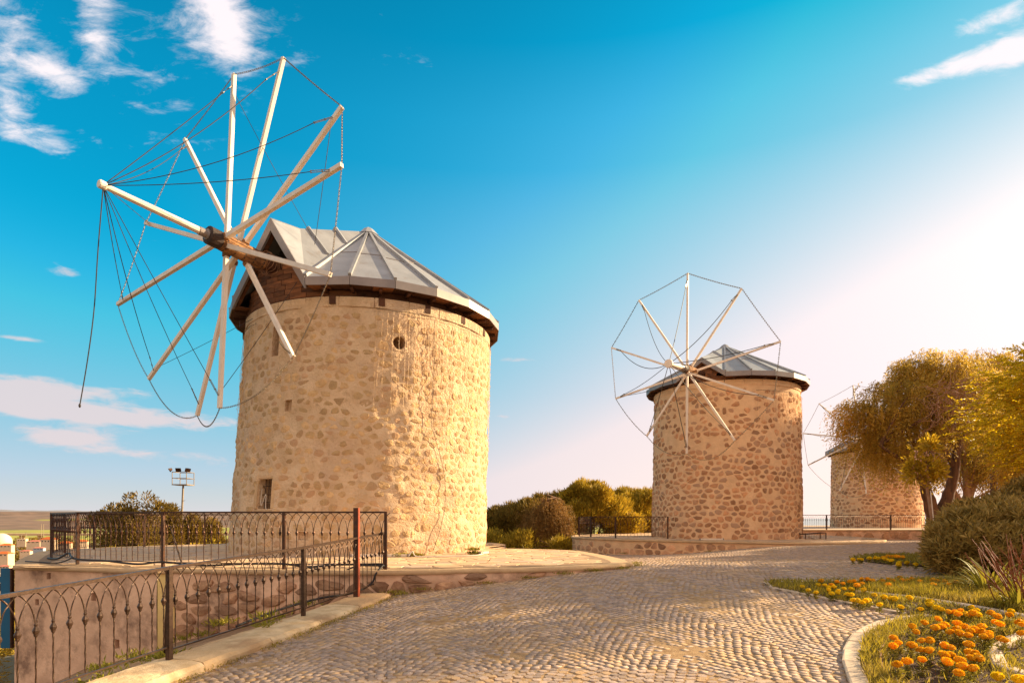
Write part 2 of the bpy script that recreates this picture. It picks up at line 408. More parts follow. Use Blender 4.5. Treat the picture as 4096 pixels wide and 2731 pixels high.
m_wooddark = mat('dark_eave_boards', (.09, .04, .022), (.045, .02, .012), .85, scale=4, bump=.008, bscale=14, rndamt=.3)
m_shaft = mat('weathered_shaft_timber', (.34, .19, .09), (.13, .07, .04), .85, scale=3, bump=.015, bscale=16, contrast=.25)
m_shaftdark = mat('tarred_timber', (.06, .04, .035), (.03, .022, .02), .7, scale=6, bump=.01)
m_white = mat('white_painted_timber', (.80, .78, .78), (.62, .57, .54), .6, scale=5, stretch=(1, 1, .4), contrast=.6, rndamt=.05)
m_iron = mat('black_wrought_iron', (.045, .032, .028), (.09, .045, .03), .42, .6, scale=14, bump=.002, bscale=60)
m_ironlit = mat('sunlit_brown_iron', (.09, .06, .048), (.055, .038, .03), .38, .6, scale=18, bump=.002, bscale=60)  # lighter copy of the iron, sunlight put into its brown
m_rust = mat('rusty_red_paint', (.34, .08, .035), (.2, .05, .03), .6, .1, scale=6, bump=.002)
m_chain = mat('galvanised_steel', (.30, .27, .22), (.12, .10, .08), .4, .7, scale=40)
m_cable = mat('dark_wire', (.05, .045, .045), (.03, .03, .03), .6)
m_conc = mat('worn_concrete', (.55, .42, .27), (.40, .30, .20), .92, scale=3, bump=.012, bscale=18, contrast=.4, blotch=((.30, .21, .14), 5, .60, .80))
m_kerb = mat('pale_whitewashed_kerb', (.72, .60, .42), (.55, .42, .26), .9, scale=5, bump=.015, bscale=22, c3=(.40, .28, .17), rndamt=.06)
m_render = mat('stained_grey_render', (.72, .53, .41), (.52, .37, .28), .95, scale=1.7, bump=.02, bscale=9, contrast=.3, blotch=((.25, .17, .13), 1.5, .50, .66))
m_flag = mat('pale_flagstone', (.58, .45, .30), (.46, .34, .23), .8, scale=4, bump=.006, bscale=20, rndamt=.14, c3=(.44, .36, .30))
m_joint = mat('flag_joint_mortar', (.30, .22, .15), (.22, .16, .11), .95, scale=10, bump=.01)
m_sett = mat('granite_sett', (.41, .35, .335), (.26, .215, .205), .85, scale=38, bump=.006, bscale=90, rndamt=.26, c3=(.42, .31, .20), contrast=.4, blotch=((.40, .30, .20), .9, .50, .72))
m_sand = mat('sandy_joint', (.40, .29, .17), (.24, .16, .09), .95, scale=9, bump=.01, bscale=60)
m_granite = mat('pale_granite_kerb', (.60, .53, .45), (.50, .43, .36), .85, scale=18, bump=.003, bscale=40, rndamt=.1)
m_soil = mat('dark_bed_soil', (.12, .075, .045), (.07, .045, .03), .95, scale=12, bump=.03, bscale=40)
m_gravel = mat('gravelly_earth', (.36, .26, .17), (.22, .15, .10), .95, scale=14, bump=.02, bscale=45)
m_bark = mat('furrowed_bark', (.20, .115, .07), (.09, .055, .035), .9, scale=6, bump=.03, bscale=14, stretch=(1, 1, .25))
m_barkpale = mat('pale_smooth_bark', (.40, .26, .17), (.26, .16, .10), .8, scale=5, bump=.01, bscale=14)
m_leafpep = mat('pepper_leaf', (.40, .31, .055), (.52, .37, .06), .55, scale=.6, rndamt=.5, trans=.6, contrast=.5)
m_leafpine = mat('pine_needles', (.28, .22, .025), (.48, .36, .03), .6, scale=.8, rndamt=.45, trans=.35, contrast=.5)
m_leafdark = mat('dark_conifer_leaf', (.17, .13, .03), (.27, .19, .03), .6, scale=.9, rndamt=.4, trans=.35, contrast=.5)
m_leafrob = mat('golden_green_leaf', (.58, .44, .012), (.44, .36, .012), .5, scale=1.2, rndamt=.35, trans=.6, contrast=.5)
m_leafsap = mat('sapling_leaf', (.62, .46, .03), (.44, .34, .03), .5, scale=3, rndamt=.4, trans=.5)
m_leafole = mat('oleander_leaf', (.25, .19, .055), (.38, .27, .07), .45, scale=1.4, rndamt=.45, trans=.35, contrast=.5)
m_leafwil = mat('willow_leaf', (.24, .15, .045), (.30, .18, .05), .6, scale=1.0, rndamt=.4, trans=.4)
m_leaflily = mat('strap_leaf', (.24, .25, .03), (.32, .29, .04), .65, scale=5, rndamt=.3, trans=.35)
m_grass = mat('meadow_grass', (.44, .38, .035), (.30, .26, .03), .6, scale=1.5, rndamt=.45, trans=.45, c3=(.30, .24, .06))
m_marifol = mat('marigold_foliage', (.20, .20, .03), (.27, .23, .035), .6, scale=3, rndamt=.4, trans=.35)
m_orange = mat('orange_petals', (.90, .52, .012), (.88, .40, .01), .6, scale=30, rndamt=.16, trans=.4)
m_yellow = mat('yellow_petals', (.78, .66, .012), (.74, .56, .01), .6, scale=30, rndamt=.12, trans=.4)
m_twig = mat('dry_twig', (.34, .21, .14), (.22, .13, .09), .9, scale=8)
m_red = mat('reddish_stem', (.30, .11, .05), (.18, .07, .04), .7, scale=8, trans=.1)
m_lamp = mat('fairy_light_cord', (.78, .62, .38), (.6, .45, .28), .5)
m_black = mat('black_rubber', (.02, .018, .02), (.03, .025, .025), .5)
m_blue = mat('blue_painted_sheet', (.01, .11, .26), (.01, .09, .2), .5, scale=2)
m_whitepl = mat('white_plastic', (.7, .68, .64), (.6, .58, .55), .4)
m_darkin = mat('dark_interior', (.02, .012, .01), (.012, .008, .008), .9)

# ------------------------------------------------------------------ far terrain, sea
def smooth01(t): t = np.clip(t, 0, 1); return t*t*(3-2*t)
def far_h(x, y):
    dx = np.maximum(np.maximum(-12.0-x, x-60), 0); dy = np.maximum(np.maximum(-30-y, y-58), 0)
    q = np.hypot(dx, dy); az = np.degrees(np.arctan2(x, y)); r = np.hypot(x, y)
    h = -1.5-1.6*smooth01((-3-x)/5)-33.0*np.clip(smooth01(q/260)*1.0+smooth01(q/40)*.18, 0, 1)
    h = h-.6*smooth01((y-22)/8)*smooth01((9-x)/8)
    left = smooth01((14-az)/10)
    n = fbm(x/400+50, y/400+50, 1.0, 3, 4); n2 = fbm(x/900+20, y/900+90, 1.0, 9, 4)
    h = h+left*(smooth01((r-2400)/2300)*(60+26*n2)-smooth01((r-5200)/1500)*40+smooth01((r-7500)/2200)*(86+30*n2)+smooth01((r-600)/2000)*5*n)
    h = h-(1-left)*smooth01((r-700)/600)*8
    return np.maximum(h, -40)
rr = np.r_[np.linspace(0.5, 60, 50), np.geomspace(62, 24000, 250)]
aa = np.radians(np.r_[np.linspace(-60, 60, 520), np.linspace(62, 298, 100)])
RR, AA = np.meshgrid(rr, aa, indexing='ij'); X = RR*np.sin(AA); Y = RR*np.cos(AA); Z = far_h(X, Y)
nr, na = X.shape; I = np.arange(nr*na).reshape(nr, na); J = np.roll(I, -1, axis=1)
q = np.stack([I[:-1], I[1:], J[1:], J[:-1]], -1).reshape(-1, 4)[:, ::-1]
m_land = bpy.data.materials.new('countryside'); m_land.use_nodes = True
_at = m_land.node_tree.nodes.new('ShaderNodeAttribute'); _at.attribute_name = 'land'
m_land.node_tree.links.new(_at.outputs['Color'], m_land.node_tree.nodes['Principled BSDF'].inputs['Base Color']); m_land.node_tree.nodes['Principled BSDF'].inputs['Roughness'].default_value = 1
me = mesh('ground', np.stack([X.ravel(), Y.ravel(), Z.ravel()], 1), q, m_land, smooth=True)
r_ = RR.ravel(); xx, yy = X.ravel(), Y.ravel()
c_scrub = np.array((.10, .075, .03)); c_field = np.array((.34, .30, .03)); c_brown = np.array((.17, .095, .055)); c_haze = np.array((.22, .20, .21)); c_green = np.array((.22, .20, .03)); c_pale = np.array((.45, .34, .2))
def mixv(a, b, t): return a*(1-t[:, None])+b*t[:, None]
nA = fbm(xx/45+3, yy/160+7, 1.0, 21, 4); nB = fbm(xx/14, yy/40, 1.0, 31, 4); nC = fbm(xx/260, yy/700, 1.0, 41, 3)
col = np.tile(c_scrub, (len(r_), 1))+nB[:, None]*.04
col = mixv(col, c_pale*.8, (smooth01((nB-.15)/.1)*smooth01((r_-60)/100)*.6))
col = mixv(col, c_field*(1+.5*nA[:, None]), smooth01((r_-1050)/80)*(1-smooth01((r_-2300)/500)))
col = mixv(col, c_green, smooth01((nA-.05)/.2)*smooth01((r_-1450)/100)*(1-smooth01((r_-2600)/200)))
col = mixv(col, c_brown*(1+.7*nA[:, None]), smooth01((r_-2350)/300))
col = mixv(col, c_field*.8, smooth01((nC-.32)/.08)*smooth01((r_-2400)/100)*(1-smooth01((r_-3500)/200)))
col = mixv(col, c_haze, smooth01((r_-5000)/1500))  # haze of distance put into the far ridge colour
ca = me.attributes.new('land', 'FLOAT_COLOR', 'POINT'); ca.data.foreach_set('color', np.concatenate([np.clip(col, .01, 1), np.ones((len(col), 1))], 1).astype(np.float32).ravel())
tag(link('ground', me), kind='structure')
m_sea = mat('pale_sea', (.22, .30, .34), (.2, .27, .31), .25, scale=.01)
mb = MB(); P = [(math.sin(R_(a))*d, math.cos(R_(a))*d, -37.0) for a, d in ((14, 900), (14, 23000), (40, 23000), (75, 23000), (75, 900), (40, 900))]
mb.add(P, [(0, 1, 2, 5), (5, 2, 3, 4)][::1]); tag(mb.build('sea', m_sea), kind='structure')

# ------------------------------------------------------------------ key lines
def fence_x(y): return -3.57-.2465*(6.25-y)
def zk(y): return np.interp(y, [1, 5, 6.25, 8.6, 11.2], [-.1, .07, .12, .19, .31])
T1C = [(-9.85, 11.9), (-8.1, 11.42), (-6.47, 10.95), (-6.25, 11.12), (-5.2, 10.95), (-3.9, 10.82), (-2.35, 10.75), (-1.5, 10.85), (-.68, 11.1), (.2, 11.27), (.92, 11.5), (1.6, 11.85), (2.2, 12.25), (2.5, 12.75),
       (2.5, 14.2), (2.2, 16), (1.76, 17.5), (.6, 18.3), (-.75, 18.9), (-.2, 21), (-1.2, 23.2), (-4, 24.2), (-8, 23.4), (-11, 21.6), (-12.8, 19.6), (-13.4, 17.5), (-12.7, 15.9)]
TZ1 = .65
T2O = [(3.1, 30.9), (3.45, 29.4), (4.3, 28.0), (5.5, 26.6), (6.95, 25.5), (8.5, 24.5), (10.3, 23.6), (12, 23.3), (13.7, 23.5), (15.2, 24.6), (16.4, 26.4), (17.4, 29), (17.4, 33), (15.5, 37), (11, 38.8), (6.5, 37.6), (3.9, 34.8)]
TZ2 = .62
t1base, t1r = np.array((-4.52, 18.21)), 3.71
# flower bed outlines on the ground
bedA_px = [(3052, 2332), (3092, 2356), (3245, 2385), (3383, 2416), (3537, 2442), (3632, 2462), (3700, 2472), (3640, 2480), (3552, 2501), (3475, 2544), (3442, 2603), (3438, 2649), (3462, 2710), (3500, 2790), (3560, 2900)]
bedA = [ground_at(*p)[:2] for p in bedA_px]+[np.array((4.2, 3.2)), np.array((13, 3.0)), np.array((14.5, 10.5))]+[ground_at(*p)[:2] for p in [(4096, 2318), (3852, 2324), (3613, 2322), (3300, 2325)]]
bedB = [ground_at(*p)[:2] for p in [(3393, 2237), (3470, 2247), (3547, 2256), (3704, 2267), (3850, 2280), (4150, 2290), (4150, 2225), (3850, 2221), (3700, 2222), (3504, 2224)]]

# ------------------------------------------------------------------ road of granite setts
road_poly = [(fence_x(2)+.3, 2), (fence_x(5)+.3, 5), (fence_x(8)+.3, 8), (-2.0, 10.9), (-.68, 11.3), (.92, 11.7), (2.3, 12.7), (2.45, 14.2), (2.1, 17.6), (2.0, 19.5), (3.2, 31), (5, 40.3), (46, 40.3), (46, 2)]
gx = np.arange(-5, 46.3, .3); gy = np.arange(1.8, 40.6, .3)
GX, GY = np.meshgrid(gx, gy, indexing='ij'); I = np.arange(GX.size).reshape(GX.shape)
q = np.stack([I[:-1, :-1], I[1:, :-1], I[1:, 1:], I[:-1, 1:]], -1).reshape(-1, 4)
cx, cy = GX.ravel()[q].mean(1), GY.ravel()[q].mean(1)
grow = [(-4.7, 1.5), (fence_x(5)+.15, 5), (fence_x(8)+.15, 8), (-2.2, 11.2), (-.7, 11.6), (1.0, 12.0), (2.1, 13), (2.2, 17.8), (1.9, 19.5), (3.3, 31.2), (5, 41), (46.5, 41), (46.5, 1.5)]
kp = inside(np.stack([cx, cy], 1), grow)
road = tag(link('road', mesh('road', np.stack([GX.ravel(), GY.ravel(), zr(GX, GY).ravel()-.006], 1), q[kp], m_sand, smooth=True)), kind='structure')
# segmental arch pattern, columns run away to the left
Wc, sp, sag, rot = 1.15, .090, .21, R_(12)
ca_, sa_ = math.cos(rot), math.sin(rot); pts = []
for c in range(-26, 46):
    for k in range(-60, 600):
        u = -Wc/2+sp/2*(1+(k % 2))*random.uniform(.9, 1.1)
        while u < Wc/2:
            t = 2*u/Wc; slope = -2*sag*t*2/Wc*.5*2/2
            slope = -4*sag*t/Wc
            v = k*sp*1.01+sag*(1-t*t)
            pts.append((c*Wc+u, v, math.atan(slope))); u += sp*math.cos(math.atan(slope))*1.03
pts = np.array(pts)
px_ = pts[:, 0]*ca_-pts[:, 1]*sa_; py_ = pts[:, 0]*sa_+pts[:, 1]*ca_
sel = (py_ > 2.4) & (py_ < 40) & (px_ > -5) & (px_ < 30) & (np.abs(px_/py_) < .98)
P2 = np.stack([px_[sel], py_[sel]], 1); rotz = pts[sel, 2]+rot; cosl = np.cos(pts[sel, 2])
ok = inside(P2, road_poly)
for poly in (bedA, bedB): ok &= ~inside(P2, poly)
ok &= ~inside(P2, T2O)
ok &= (P2[:, 1] < 30) | (rng.random(len(P2)) < 1)
cosl = cosl[ok]; P2 = P2[ok]+rng.normal(0, .0055, (ok.sum(), 2)); rotz = rotz[ok]+rng.normal(0, .085, ok.sum())
vis = np.where((np.abs(P2[:, 0]/P2[:, 1]) < .87) & (P2[:, 1] > 5.2))[0]
near = vis[np.argsort(np.hypot(P2[vis, 0], P2[vis, 1]))[:300]]; isn = np.zeros(len(P2), bool); isn[near] = True
far = ~isn
zc_ = zr(P2[:, 0], P2[:, 1]); e = .05
nx_ = (zr(P2[:, 0]+e, P2[:, 1])-zr(P2[:, 0]-e, P2[:, 1]))/(2*e); ny_ = (zr(P2[:, 0], P2[:, 1]+e)-zr(P2[:, 0], P2[:, 1]-e))/(2*e)
g = rng
n = far.sum(); hx = g.uniform(.0385, .0465, n); hy = g.uniform(.0395, .0455, n)*cosl[far]; hz = g.normal(0, .0016, n)+.012*fbm(P2[far, 0]*1.1+30, P2[far, 1]*1.1+30, 1.0, 61, 3)
tx = g.normal(0, .013, n); ty = g.normal(0, .013, n); c, s_ = np.cos(rotz[far]), np.sin(rotz[far])
corn = np.array([(-1, -1), (1, -1), (1, 1), (-1, 1)])
VV = np.zeros((n, 8, 3))
for k, (a, b) in enumerate(corn):
    for lv, (ins, dz) in enumerate(((1.0, -.018), (.955, .0))):
        jx = g.uniform(.86, 1.06, n); jy = g.uniform(.86, 1.06, n)
        lx = a*hx*ins*jx; ly = b*hy*ins*jy
        wx = lx*c-ly*s_; wy = lx*s_+ly*c
        VV[:, lv*4+k, 0] = P2[far, 0]+wx; VV[:, lv*4+k, 1] = P2[far, 1]+wy
        VV[:, lv*4+k, 2] = zc_[far]+hz+dz+wx*(nx_[far]+tx)+wy*(ny_[far]+ty)
FF = np.array([(4, 5, 6, 7), (0, 1, 5, 4), (1, 2, 6, 5), (2, 3, 7, 6), (3, 0, 4, 7)])
faces = (np.arange(n)[:, None, None]*8+FF[None]).reshape(-1, 4)
o = link('sett_field', mesh('sett_field', VV.reshape(-1, 3), faces, m_sett, var=np.repeat(g.random(n), 8)), road); o['kind'] = 'stuff'
# near setts as parts sharing a few meshes
protos = []
for k in range(10):
    poly = rounded(np.array([(-1, -1), (1, -1), (1, 1), (-1, 1)], float)*.0437, 0, None, g, 1)
    poly = poly*g.uniform(.93, 1.05, (len(poly), 1))
    V, F = slab_geo(poly, -.03, .0, lambda u, v, d: (u, v, d+g.normal(0, .0009)), .93, .001)
    protos.append(mesh('sett', V, F, m_sett, smooth=False))
for i in np.where(isn)[0]:
    o = link('sett', random.choice(protos), road, (P2[i, 0], P2[i, 1], zc_[i]+random.gauss(0, .003)))
    o.rotation_euler = (ny_[i]+random.gauss(0, .03), -nx_[i]+random.gauss(0, .03), rotz[i]); o.scale = (random.uniform(.94, 1.04), random.uniform(.94, 1.04)*cosl[i], 1)

# ------------------------------------------------------------------ kerb and slope at the left
kerb = empty('kerb'); tag(kerb, kind='structure')
ys = np.linspace(2.0, 10.55, 9)
for i in range(8):
    a, b = ys[i]+.006, ys[i+1]-.006; mb = MB(); m_ = 7; V = []
    prof = [(-.16, -.25), (-.16, -.01), (-.02, .0), (.25, .0), (.37, -.012), (.405, -.05), (.415, -.25)]
    for t in np.linspace(a, b, m_):
        for (dx, dz) in prof:
            V.append((fence_x(t)+dx+random.gauss(0, .004), t-dx*.24+random.gauss(0, .003), zk(t)+dz+random.gauss(0, .003)))
    k = len(prof); F = [(r*k+c_, (r+1)*k+c_, (r+1)*k+c_+1, r*k+c_+1) for r in range(m_-1) for c_ in range(k-1)]
    F = [f[::-1] for f in F]+[tuple(range(k)), tuple((m_-1)*k+c_ for c_ in range(k-1, -1, -1))]
    mb.add(V, F); mb.build('kerb_stone', m_kerb, kerb)
wl = [(-2.35, 10.75, .2), (-3.3, 10.79, .0), (-4.3, 10.87, -.23), (-5.3, 10.97, -.5), (-6.3, 11.08, -.75), (-6.83, 11.05, -.91), (-8.13, 11.42, -1.28), (-8.79, 11.6, -1.585), (-9.85, 11.9, -2.0), (-12, 11, -3.0)]
fl = [(fence_x(y)-.1, y, float(zk(y))-.06) for y in (10.7, 9.9, 9.1, 8.3, 7.4, 6.5, 5.5, 4.2, 2.5, .8)]
NS = 90; A_ = resample(fl, .1); A_ = np.stack([np.interp(np.linspace(0, 9, NS), range(10), np.array(fl)[:, k]) for k in range(3)], 1); B_ = np.stack([np.interp(np.linspace(0, 9, NS), range(10), np.array(wl)[:, k]) for k in range(3)], 1)
T_ = np.linspace(0, 1.02, 40); G_ = A_[:, None]*(1-T_[None, :, None])+B_[:, None]*T_[None, :, None]
G_[..., 2] += .05*fbm(G_[..., 0]*1.5, G_[..., 1]*1.5, 1.0, 5, 4)-.05*np.sin(np.pi*np.clip(T_, 0, 1))[None]
I = np.arange(NS*40).reshape(NS, 40); q = np.stack([I[:-1, :-1], I[1:, :-1], I[1:, 1:], I[:-1, 1:]], -1).reshape(-1, 4)
tag(link('gravel_slope', mesh('gravel_slope', G_.reshape(-1, 3), q[:, ::-1], m_gravel, smooth=True)), kind='structure')

# ------------------------------------------------------------------ terraces
def poly_cap(name, pts, z, m, parent, inner=None):
    mb = MB(); P = [(x, y, z) for x, y in pts]; mb.add(P, [tuple(range(len(P)))]); return mb.build(name, m, parent)
def area(pts): return .5*sum(pts[i][0]*pts[(i+1) % len(pts)][1]-pts[(i+1) % len(pts)][0]*pts[i][1] for i in range(len(pts)))
def inset_poly(pts, d):
    P = np.array(pts); n = len(P); out = []
    for i in range(n):
        a, b, c = P[i-1], P[i], P[(i+1) % n]; n1 = np.array((-(b-a)[1], (b-a)[0])); n1 /= np.linalg.norm(n1); n2 = np.array((-(c-b)[1], (c-b)[0])); n2 /= np.linalg.norm(n2)
        m_ = n1+n2; m_ /= max(.3, (m_@m_)/2); out.append(b+m_*d)
    return np.array(out)
def path_map(path, zt, out=1.0):
    P = np.array(path, float); d = np.r_[0, np.cumsum(np.linalg.norm(np.diff(P, axis=0), axis=1))]
    T = np.gradient(P, axis=0); T /= np.linalg.norm(T, axis=1)[:, None]; Nn = np.stack([T[:, 1], -T[:, 0]], 1)*out
    def f(u, v, dd):
        sc = np.isscalar(u) or np.ndim(u) == 0
        u, v, dd = np.atleast_1d(u).astype(float), np.atleast_1d(v), np.atleast_1d(dd)
        x = np.interp(u, d, P[:, 0]); y = np.interp(u, d, P[:, 1]); nx = np.interp(u, d, Nn[:, 0]); ny = np.interp(u, d, Nn[:, 1])
        r = np.stack([x+nx*dd, y+ny*dd, v+0*x], 1)
        return r[0] if sc else r
    return f, d[-1]

def terrace(name, outline, z, label, centre, rad, flagseed, nobj, bbox):
    root = empty(name, (centre[0], centre[1], z)); tag(root, kind='structure')
    def loc(o):
        o.matrix_parent_inverse = Matrix.Translation(-Vector(root.location)); return o
    sm = smooth_line(outline, 4, True)
    ccw = area(sm) > 0
    cap = loc(poly_cap('paving_bed', sm if ccw else sm[::-1], z-.012, m_conc, root))
    inner = inset_poly(outline if area(outline) > 0 else outline[::-1], .38)
    loc(poly_cap('joint_bed', smooth_line(inner, 3, True), z-.007, m_joint, root))
    x0, y0, x1, y1 = bbox; geos = []
    for c, p in voronoi(x1-x0, y1-y0, .46, .40, .42, flagseed):
        q = rounded(p, 0, .014, rng, 0)+(x0, y0); cc = q.mean(0)
        if not inside(q, inner).all() or np.linalg.norm(cc-centre) < rad-.1: continue
        h = rng.uniform(0, .006)
        geos.append(slab_geo(q, z-.02, z+h, lambda u, v, d: (u, v, d), .94))
    pieces('flagstone', geos, m_flag, root, lambda c: dist_cam(c), nobj)
    for o in root.children:
        o.matrix_parent_inverse = Matrix.Translation(-Vector(root.location))
    return root, sm

ter1, sm1 = terrace('terrace', T1C, TZ1, '', t1base, t1r, 11, 300, (-13.5, 10.7, 2.6, 24.3))
t2base = np.array((10.49, 29.6))
ter2, sm2 = terrace('terrace', T2O, TZ2, '', t2base, 3.5, 12, 120, (3, 23, 17.6, 39))

def par(o, root): o.parent = root; o.matrix_parent_inverse = Matrix.Translation(-Vector(root.location)); return o
def retaining(root, path, zt, zbot, stonegen, seed, m_face, mst, name='retaining_wall', amp=.05, holes=(), step=.1, lip=True, out=1.0, nf=.9):
    f, L = path_map(path, zt, out)
    dmp = lambda u, v: np.clip((zt-v)/.12, .15, 1)
    retaining.rel = lambda u, v: float(amp*fbm(np.array([float(u)]), np.array([float(v)]), nf, seed, 5)[0]*min(1, max(.15, (zt-v)/.12)))
    w = wall_sheet(np.arange(0, L+.01, step), np.arange(zbot, zt+.001, .08), list(holes), f, amp, nf, seed, m_face, name, None, damp=dmp)
    par(w, root)
    for ch in list(root.children):
        if ch.name.startswith('reveal'): pass
    if lip:   # thin uneven cement lip along the top edge
        us = np.arange(0, L, .12); V = []
        for u in us:
            j = rng.uniform(-.012, .012)
            V += [f(u, zt-.012+.004, -.10), f(u, zt+.006, .0+j), f(u, zt-.0, .055+j), f(u, zt-.075+j, .06+j), f(u, zt-.09, 0)]
        n = len(us); F = [(r*5+c, (r+1)*5+c, (r+1)*5+c+1, r*5+c+1) for r in range(n-1) for c in range(4)]
        par(link('coping', mesh('coping', V, F if out > 0 else [x[::-1] for x in F], m_conc, smooth=True)), root)
    return f, L
# front walls of the near terrace (open path, seen from the left corner to the right tip)
P1 = resample(T1C[0:3], .2); P2_ = [T1C[2], T1C[3]]; P3 = resample(smooth_line(T1C[3:14], 6), .12); P4 = resample(smooth_line(T1C[13:26]+[T1C[26], T1C[0]], 3), .4)
hol = [(1.93, 2.05, .02, .17, .25), (2.5, 2.62, -.85, -.68, .25), (.52, .62, -.12, .0, .2), (.82, .92, .40, .52, .1)]
f1, L1 = retaining(ter1, P1, TZ1, -2.6, None, 5, m_render, None, holes=hol, amp=.03, name='rendered_wall', nf=1.2)
m_returnlit = mat('sunlit_yellow_return', (.78, .66, .30), (.66, .54, .26), .9, scale=3, contrast=.4)  # sunlight put into the yellow of the return, which the sun misses
f1b, L1b = retaining(ter1, P2_, TZ1, -2.0, None, 6, m_returnlit, None, amp=.02, name='wall_return', step=.07)
f3, L3 = retaining(ter1, P3, TZ1, -1.4, None, 7, m_render, None, amp=.09, name='rubble_wall', nf=1.6); rel3 = retaining.rel
f4, L4 = retaining(ter1, P4, TZ1, -3.0, None, 8, m_render, None, amp=.05, name='rear_wall', step=.4, lip=False)
# rubble stones that show in the broken face of the near wall
m_rub = mat('dark_weathered_rubble', (.50, .33, .22), (.30, .18, .12), .95, scale=5, bump=.04, bscale=14, rndamt=.28, c3=(.26, .17, .12))
geos = []
for c, p in voronoi(L3, 2.05, .40, .20, .42, 21):
    u, v = c[0], c[1]-1.4
    gz = float(np.interp(f3(u, 0, 0)[0], [-6.3, -4.3, -2.35, -.68, .92, 2.5], [-.75, -.23, .2, .36, .51, .58]))
    if v < gz-.1 or v > TZ1-.12: continue
    prob = .95 if v < gz+.42 or u > 3.8 else .6
    if rng.random() > prob: continue
    q = rounded(p, .03, .02, rng, 1, .08)-(0, 1.4)
    if q[:, 1].max() > TZ1-.035: continue
    geos.append(slab_geo(q, -.05, rng.uniform(.03, .08), lambda a, b, d: f3(a, b, d+rel3(a, b)+rng.normal(0, .008)), .76, .02))
pieces('stone', geos, m_rub, ter1, dist_cam, 300)
for o in ter1.children:
    if o.name.startswith('stone') or o.name.startswith('reveal'): o.matrix_parent_inverse = Matrix.Translation(-Vector(ter1.location))
# middle terrace walls
P5 = resample(smooth_line([T2O[-1]]+T2O[0:11], 5), .15)
f5, L5 = retaining(ter2, P5, TZ2, -.9, None, 15, m_mortar2, None, amp=.04, name='rubble_wall'); rel5 = retaining.rel
m_rub2 = mat('warm_wall_rubble', (.58, .37, .24), (.42, .26, .17), .95, scale=4, bump=.03, bscale=12, rndamt=.25, c3=(.24, .15, .10))
geos = []
for c, p in voronoi(L5, 1.4, .40, .26, .36, 22):
    q = rounded(p, .02, .022, rng, 1, .05)-(0, .9)
    if q[:, 1].max() > TZ2-.09 or q[:, 1].min() < -.8 or c[0] < 4.3: continue
    geos.append(slab_geo(q, -.05, rng.uniform(.01, .03), lambda a, b, d: f5(a, b, d+rel5(a, b)+rng.normal(0, .004)), .80, .010))
pieces('stone', geos, m_rub2, ter2, dist_cam, 240)
for o in ter2.children:
    if o.name.startswith('stone'): o.matrix_parent_inverse = Matrix.Translation(-Vector(ter2.location))
# far terrace
TZ3 = .77
ter3 = empty('terrace', (31, 45, TZ3)); tag(ter3, kind='structure')
T3O = [(15.5, 40), (46, 40), (50, 46), (46, 62), (20, 62), (14.5, 48)]
par(poly_cap('paving', T3O, TZ3-.004, m_flag, None), ter3)
P6 = resample([T3O[5], T3O[0], T3O[1], T3O[2]], .3)
f6, L6 = retaining(ter3, P6, TZ3, -.4, None, 25, m_render, None, amp=.04, name='rubble_wall', step=.2); rel6 = retaining.rel
geos = []
for c, p in voronoi(L6, 1.05, .62, .36, .36, 23):
    q = rounded(p, .02, .03, rng, 1, .05)-(0, .4)
    if q[:, 1].max() > TZ3-.1 or c[0] < 8: continue
    geos.append(slab_geo(q, -.05, rng.uniform(.04, .09), lambda a, b, d: f6(a, b, d+rel6(a, b)+rng.normal(0, .005)), .80, .012))
pieces('stone', geos, m_rub2, ter3, dist_cam, 120)
for o in ter3.children:
    if o.name.startswith('stone'): o.matrix_parent_inverse = Matrix.Translation(-Vector(ter3.location))

